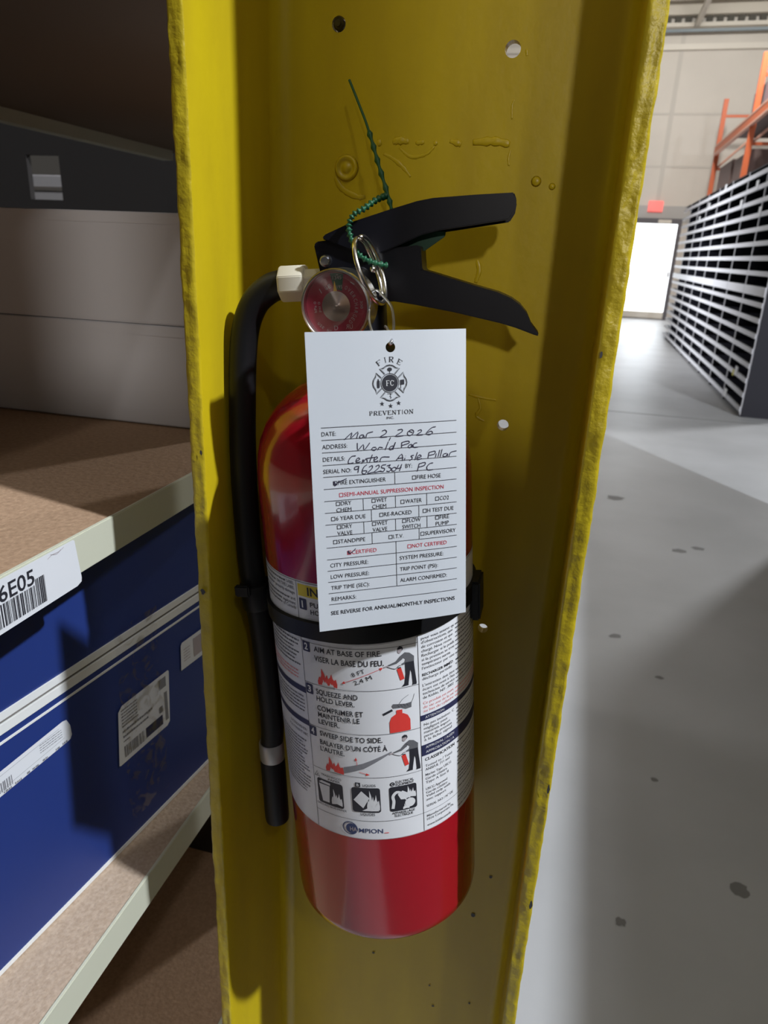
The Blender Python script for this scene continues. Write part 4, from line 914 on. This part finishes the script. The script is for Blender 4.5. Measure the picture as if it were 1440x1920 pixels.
HAND = [[(-23.35,-50.84),(-19.41,-47.61),(-20.21,-50.27),(-16.45,-47.38),(-17.34,-50.62)],[(-13.56,-49.1),(-14.92,-49.02),(-15.78,-49.96),(-14.79,-50.59),(-13.57,-49.39),(-13.43,-50.56)],[(-12.72,-50.72),(-11.94,-48.62),(-10.85,-48.1),(-8.93,-47.75)],[(-4.38,-47.72),(-2.93,-47.22),(-2.05,-48.02),(-2.8,-49.15),(-5.55,-50.62),(-1.81,-50.66)],[(-0.13,-51.05),(-0.9,-52.59)],[(3.58,-47.7),(5.72,-47.35),(5.75,-48.58),(2.18,-50.66),(6.57,-50.57)],[(9.18,-48.54),(10.6,-47.86),(11.81,-48.52),(11.3,-49.96),(9.62,-50.74),(8.54,-49.8),(9.18,-48.54),(11.18,-49.36)],[(13.96,-48.64),(15.51,-48.14),(15.81,-49.04),(13.31,-50.66),(16.71,-50.68)],[(23.4,-47.1),(21.41,-47.4),(19.03,-49.22),(18.39,-50.37),(20.13,-50.88),(21.69,-49.96),(20.77,-49.14),(19.02,-49.81)],[(-16.94,-52.79),(-16.77,-56.29),(-14.01,-53.72),(-13.69,-56.48),(-10.71,-53.05)],[(-7.61,-55.46),(-9.17,-55.48),(-9.74,-56.5),(-8.25,-56.89),(-7.38,-55.77)],[(-6.81,-56.92),(-5.99,-55.56),(-4.19,-55.91)],[(-1.27,-53.04),(-3.01,-57.04)],[(1.1,-55.24),(-0.43,-55.73),(-0.88,-56.77),(0.45,-56.97),(2.36,-53.55)],[(2.36,-53.55),(0.93,-57.18)],[(5.58,-53.75),(5.34,-56.69)],[(5.58,-53.92),(8.84,-53.35),(9.31,-54.39),(5.73,-55.35)],[(10.65,-55.06),(9.29,-55.45),(8.9,-56.49),(10.13,-56.69),(10.9,-55.14),(10.99,-56.74)],[(13.56,-54.53),(12.14,-54.74),(11.38,-55.88),(12.1,-56.81),(13.96,-56.63)],[(-17.94,-59.02),(-20.02,-59.23),(-21.63,-61.11),(-21.57,-62.58),(-19.19,-62.33)],[(-17.74,-61.67),(-16.04,-60.9),(-16.61,-60.1),(-17.71,-60.91),(-17.76,-62.25),(-15.61,-62.11)],[(-15.1,-63.02),(-14.26,-61.02),(-14.12,-62.32),(-12.75,-60.65),(-12.21,-62.51)],[(-9.58,-58.98),(-11.2,-62.82)],[(-12.45,-60.67),(-8.12,-60.37)],[(-8.88,-61.79),(-7.05,-60.91),(-7.63,-60.11),(-8.74,-61.21),(-8.48,-62.59),(-6.66,-62.12)],[(-5.89,-62.76),(-4.8,-60.59),(-0.86,-60.73)],[(2.33,-62.85),(5.46,-59.66),(5.82,-63.08)],[(3.27,-61.72),(6.22,-61.56)],[(7.08,-61.67),(6.74,-63.02)],[(7.34,-60.68),(7.46,-60.8)],[(11.73,-60.67),(10.18,-60.98),(10.96,-62.11),(9.39,-63.2)],[(13.61,-59.29),(12.18,-63.09)],[(13.13,-62.25),(15.63,-61.52),(14.71,-60.68),(13.51,-61.68),(13.55,-63.0),(15.86,-62.56)],[(19.71,-59.69),(19.05,-62.65)],[(19.71,-59.81),(22.85,-59.29),(22.58,-60.77),(19.69,-61.25)],[(23.59,-60.54),(23.13,-62.44)],[(25.5,-58.85),(24.46,-62.4)],[(26.76,-58.63),(25.66,-62.48)],[(29.27,-60.91),(27.69,-61.11),(27.24,-62.16),(28.69,-62.44),(29.78,-61.06),(29.58,-62.5)],[(30.41,-62.62),(31.5,-60.57),(34.69,-60.04)],[(-16.94,-64.25),(-18.56,-64.55),(-18.72,-65.72),(-17.1,-65.54),(-16.57,-64.1),(-17.17,-67.43)],[(-12.55,-63.79),(-14.28,-65.15),(-15.08,-67.63),(-13.72,-68.27),(-12.65,-66.86),(-14.63,-66.72)],[(-11.39,-65.05),(-9.86,-64.39),(-9.91,-65.75),(-12.39,-68.07),(-9.06,-67.71)],[(-8.07,-64.99),(-6.54,-64.32),(-6.46,-65.69),(-9.07,-67.89),(-5.41,-67.38)],[(-2.78,-64.46),(-4.73,-64.62),(-5.07,-65.79),(-3.56,-66.31),(-4.21,-67.76),(-6.03,-67.51)],[(-2.31,-65.09),(-0.47,-64.68),(-1.41,-65.75),(-0.15,-66.55),(-1.16,-67.92),(-2.68,-67.63)],[(1.64,-65.96),(0.46,-66.48),(0.13,-67.65),(1.6,-67.87),(2.42,-66.73),(1.64,-65.96)],[(3.81,-64.92),(2.85,-66.76),(5.13,-66.39)],[(5.35,-64.72),(4.05,-68.05)],[(14.45,-65.05),(13.33,-69.01)],[(14.33,-65.22),(17.46,-64.65),(17.19,-66.14),(13.99,-66.88)],[(21.84,-65.25),(20.08,-65.43),(18.43,-67.13),(19.04,-68.69),(21.68,-68.58)],[(-29.59,-70.94),(-28.86,-73.25),(-27.62,-71.74),(-22.93,-70.02)],[(-29.19,-71.15),(-28.38,-72.99)],[(-23.89,-107.05),(-22.85,-108.52),(-19.71,-106.1)],[(-23.64,-106.76),(-22.6,-108.3)]]
for s in HAND: PEN.stroke(s, .42, 3)
PEN.put('handwriting', M['pen'], tg, on_tag(.0002), 4)
bm = bmesh.new(); hook = [(x / 1000, y / 1000, z / 1000) for x, y, z in [(-3.9, 12.0, -4.9), (-4.4, 14.0, -0.3), (-4.6, 18.0, 3.9), (-3.8, 22.0, 8.2), (-0.5, 31.0, 15.8), (3.4, 38.0, 20.5), (5.1, 37.0, 20.4), (6.3, 34.0, 18.3), (8.8, 26.0, 12.3), (7.2, 16.0, 5.2), (4.2, 6.0, -1.0), (1.9, 0.2, -4.3), (1.2, -1.1, -5.5), (1.0, -0.2, -6.35), (0.9, 1.2, -6.2), (0.9, 3.0, -4.5), (2.2, 9.0, 0.5), (2.0, 13.0, 2.1)]]
tube(bm, smooth_path(hook, 6), .00072, 8); finish(bm, 'wire_hook', M['steel'], tg, 'all')
resize(tg, CAM_SCALE)
